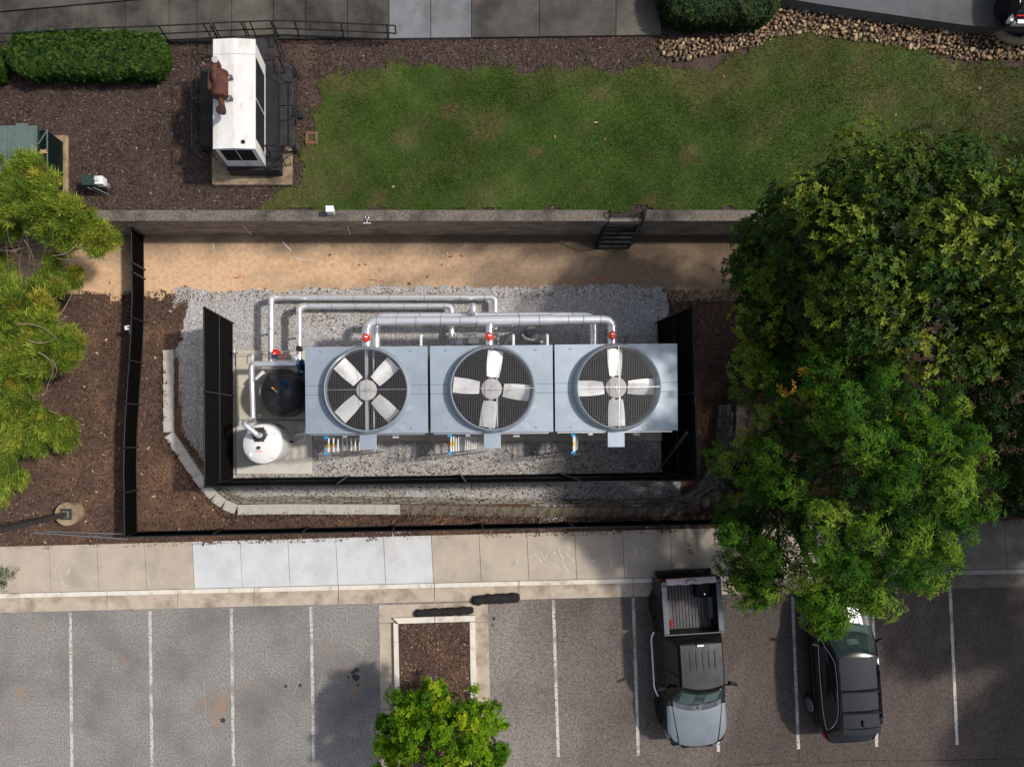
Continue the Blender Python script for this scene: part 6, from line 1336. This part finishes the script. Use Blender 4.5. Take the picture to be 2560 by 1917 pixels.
conifer('conifer', [(20, 440, 4.4, .5), (75, 435, 4.4, .5), (105, 470, 4.3, .45), (20, 500, 4.4, .55), (70, 500, 4.4, .45), (-40, 460, 4.6, .7), (150, 535, 3.4, .42), (195, 550, 3.2, .4), (232, 565, 3.0, .36), (262, 598, 2.8, .25), (245, 610, 2.8, .24), (120, 560, 3.6, .42), (150, 660, 2.2, .28), (185, 690, 1.8, .22), (30, 570, 3.0, .35), (-50, 570, 3.5, .7), (-60, 680, 3, .6), (170, 600, 2.8, .2), (10, 670, 2.0, .3), (40, 470, 4.3, .5), (120, 500, 4.0, .4), (170, 530, 3.4, .36), (215, 575, 3.0, .34), (0, 540, 3.6, .4)],
        (-15.2, 5.6, .1), 'feathery yellow green conifer reaching over the concrete wall with bare curved twigs below', 106,
        [tw(0, 690, 1.6, 70, 540, 3.4, 12), tw(40, 720, 1.2, 110, 570, 3.2, 30), tw(60, 730, 1.2, 95, 560, 3.0, -28), tw(120, 780, .8, 180, 640, 2.2, 8), tw(90, 760, .8, 130, 650, 2.2, -6), tw(70, 770, 1.0, 150, 690, 2.4, 10), tw(105, 740, .9, 175, 660, 2.4, -10), tw(5, 560, 3.2, 20, 720, 1.4, -6), tw(130, 640, 2.6, 200, 600, 2.8, 12), tw(140, 645, 2.4, 235, 640, 2.6, 8), tw(160, 650, 2.4, 240, 642, 2.6, 6), tw(50, 545, 3.4, 105, 480, 4.0, 8), tw(20, 545, 3.4, 45, 640, 2.4, 12), tw(55, 560, 3.2, 40, 740, 1.4, -26), tw(60, 600, 3, 85, 690, 2, -10), tw(75, 640, 2.6, 100, 720, 1.4, 14), tw(130, 770, .9, 155, 690, 2.1, 4)])
conifer('conifer', [(15, 760, 3.6, .55), (70, 770, 3.4, .5), (100, 800, 3.2, .45), (20, 840, 3.4, .55), (80, 860, 3.2, .5), (140, 860, 2.8, .4), (180, 860, 2.5, .34), (165, 890, 2.5, .32), (30, 920, 3.0, .55), (-50, 800, 3.8, .7), (-50, 930, 3.6, .7), (100, 940, 2.4, .35), (20, 1030, 2.6, .5), (75, 1040, 2.4, .42), (105, 1070, 2.1, .35), (160, 1070, 1.9, .26), (165, 1095, 1.8, .2), (92, 1110, 2.0, .25), (-30, 1060, 2.8, .6), (20, 1175, 1.9, .34), (42, 1190, 1.7, .22), (-20, 1170, 2.2, .4), (0, 1230, 1.7, .24), (130, 720, 2.6, .3), (40, 730, 3.0, .45), (95, 740, 2.8, .4), (50, 800, 3.4, .5), (110, 850, 3.0, .45), (60, 900, 3.2, .5), (10, 980, 2.9, .5), (70, 985, 2.6, .4), (120, 900, 2.8, .36), (40, 1090, 2.2, .4), (10, 1120, 2.2, .4), (130, 1050, 2.1, .3), (70, 1080, 2.1, .34), (0, 890, 3.4, .6)],
        (-15.8, 1.6, .4), 'feathery yellow green conifer beside the low fence with long looping bare twigs', 107,
        [tw(95, 880, 3.2, 120, 960, 2.6, -26), tw(120, 960, 2.6, 90, 1000, 2.0, -8), tw(70, 850, 3.4, 140, 845, 3.0, 10), tw(65, 930, 2.8, 75, 880, 3.0, 14), tw(130, 900, 2.8, 130, 950, 2.2, -12), tw(70, 960, 2.4, 92, 1005, 2.0, 4), tw(40, 810, 3.6, 145, 850, 2.9, -16), tw(120, 1025, 1.9, 165, 1065, 1.7, -8), tw(130, 810, 2.6, 180, 735, 2.0, 4), tw(118, 830, 2.6, 175, 790, 2.4, -8)])
# --- twig of a young tree at the left edge by the sidewalk
rr = np.random.default_rng(108); lst = blobs_px([(12, 1440, 2.2, .30), (36, 1432, 2.1, .17), (2, 1462, 2.2, .22), (-40, 1440, 2.6, .5), (-90, 1450, 2.9, .6), (-60, 1400, 2.6, .4)])
yt = thing('young_tree', (P(-110, 1450, .9).x, P(-110, 1450, .9).y, .9), 'small leafy branch of a young tree poking over the sidewalk at the left edge', 'tree'); limbs(yt, ORG[yt], lst, .05, crook=.1)
Pn, Nn, Bi = clumpy(lst, 330, rr, .5, (.2, 1.1)); crown(yt, [rosettes(Pn, Nn, 6, (.08, .14), (.02, .035), pal(rr, [(.03, .07, .02), (.06, .11, .025), (.10, .14, .035)], [3, 3, 2]), rr, .95)], 'leaf')
# --- hedges
def hedge(px0, py0, px1, py1, zt_, lab, seed, cm_, w_, kdens=760):
    rr = np.random.default_rng(seed); a, b = P(px0, py0, zt_), P(px1, py1, zt_); x0, x1 = sorted((a.x, b.x)); y0, y1 = sorted((a.y, b.y)); zb = ZL
    cx, cy = (x0 + x1) / 2, (y0 + y1) / 2; hx_, hy = (x1 - x0) / 2, (y1 - y0) / 2; n = int(kdens * ((x1 - x0) * (y1 - y0) + (x1 - x0 + y1 - y0) * 2 * (zt_ - zb)))
    t = thing('hedge', (cx, cy, zb), lab, 'hedge', 'clipped hedges along the walkway')
    d = rr.uniform(-1, 1, (n, 3)); k = np.max(np.abs(d), 1, keepdims=True); d /= k                      # cube surface
    e = 5.0; rad = (np.abs(d[:, 0]) ** e + np.abs(d[:, 1]) ** (e * .55) + np.abs(d[:, 2]) ** e) ** (-1 / e); d = d * rad[:, None]
    hz = (zt_ - zb) / 2; Pn = np.stack([cx + d[:, 0] * hx_, cy + d[:, 1] * hy, zb + hz + d[:, 2] * hz], 1); Nn = unit(np.stack([d[:, 0] / hx_ * .6, d[:, 1] / hy * .6, d[:, 2] / hz], 1) + rr.normal(0, .25, (n, 3)))
    Pn += Nn * (.085 * wob(Pn[:, 0] * 3, Pn[:, 1] * 3, 2, seed)[:, None] + .05 * wob(Pn[:, 0], Pn[:, 1], 9, seed + 1)[:, None]) + Nn * (np.where(rr.uniform(0, 1, (n, 1)) < .06, .09, 0) - rr.uniform(0, .12, (n, 1))); Pn[:, 2] = np.maximum(Pn[:, 2], zb + .02)
    ros = rosettes(Pn, unit(Nn + np.array([[0, 0, .4]])), 5, (.045, .08), (.026, .04), pal(rr, cm_, w_), rr, .85, fold=.2)
    crown(t, [ros], 'leaf_gloss')
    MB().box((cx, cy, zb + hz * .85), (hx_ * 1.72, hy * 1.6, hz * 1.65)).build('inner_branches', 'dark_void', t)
    return t
hedge(6, 70, 408, 176, ZL + 1.05, 'long clipped bright green hedge in front of the dark walkway at the left', 110, [(.030, .075, .012), (.055, .115, .014), (.10, .15, .022), (.018, .045, .010)], [4, 4, 2, 3])
hedge(-260, 95, -8, 185, ZL + 1.0, 'clipped hedge cut off by the left edge of the picture', 111, [(.030, .075, .012), (.055, .115, .014), (.10, .15, .022), (.018, .045, .010)], [4, 4, 2, 3], 500)
hedge(1668, -160, 1965, 34, ZL + 1.25, 'clipped dark green hedge beside the rock bed at the top', 112, [(.022, .055, .016), (.04, .08, .018), (.075, .10, .03), (.014, .03, .010)], [4, 4, 2, 4])
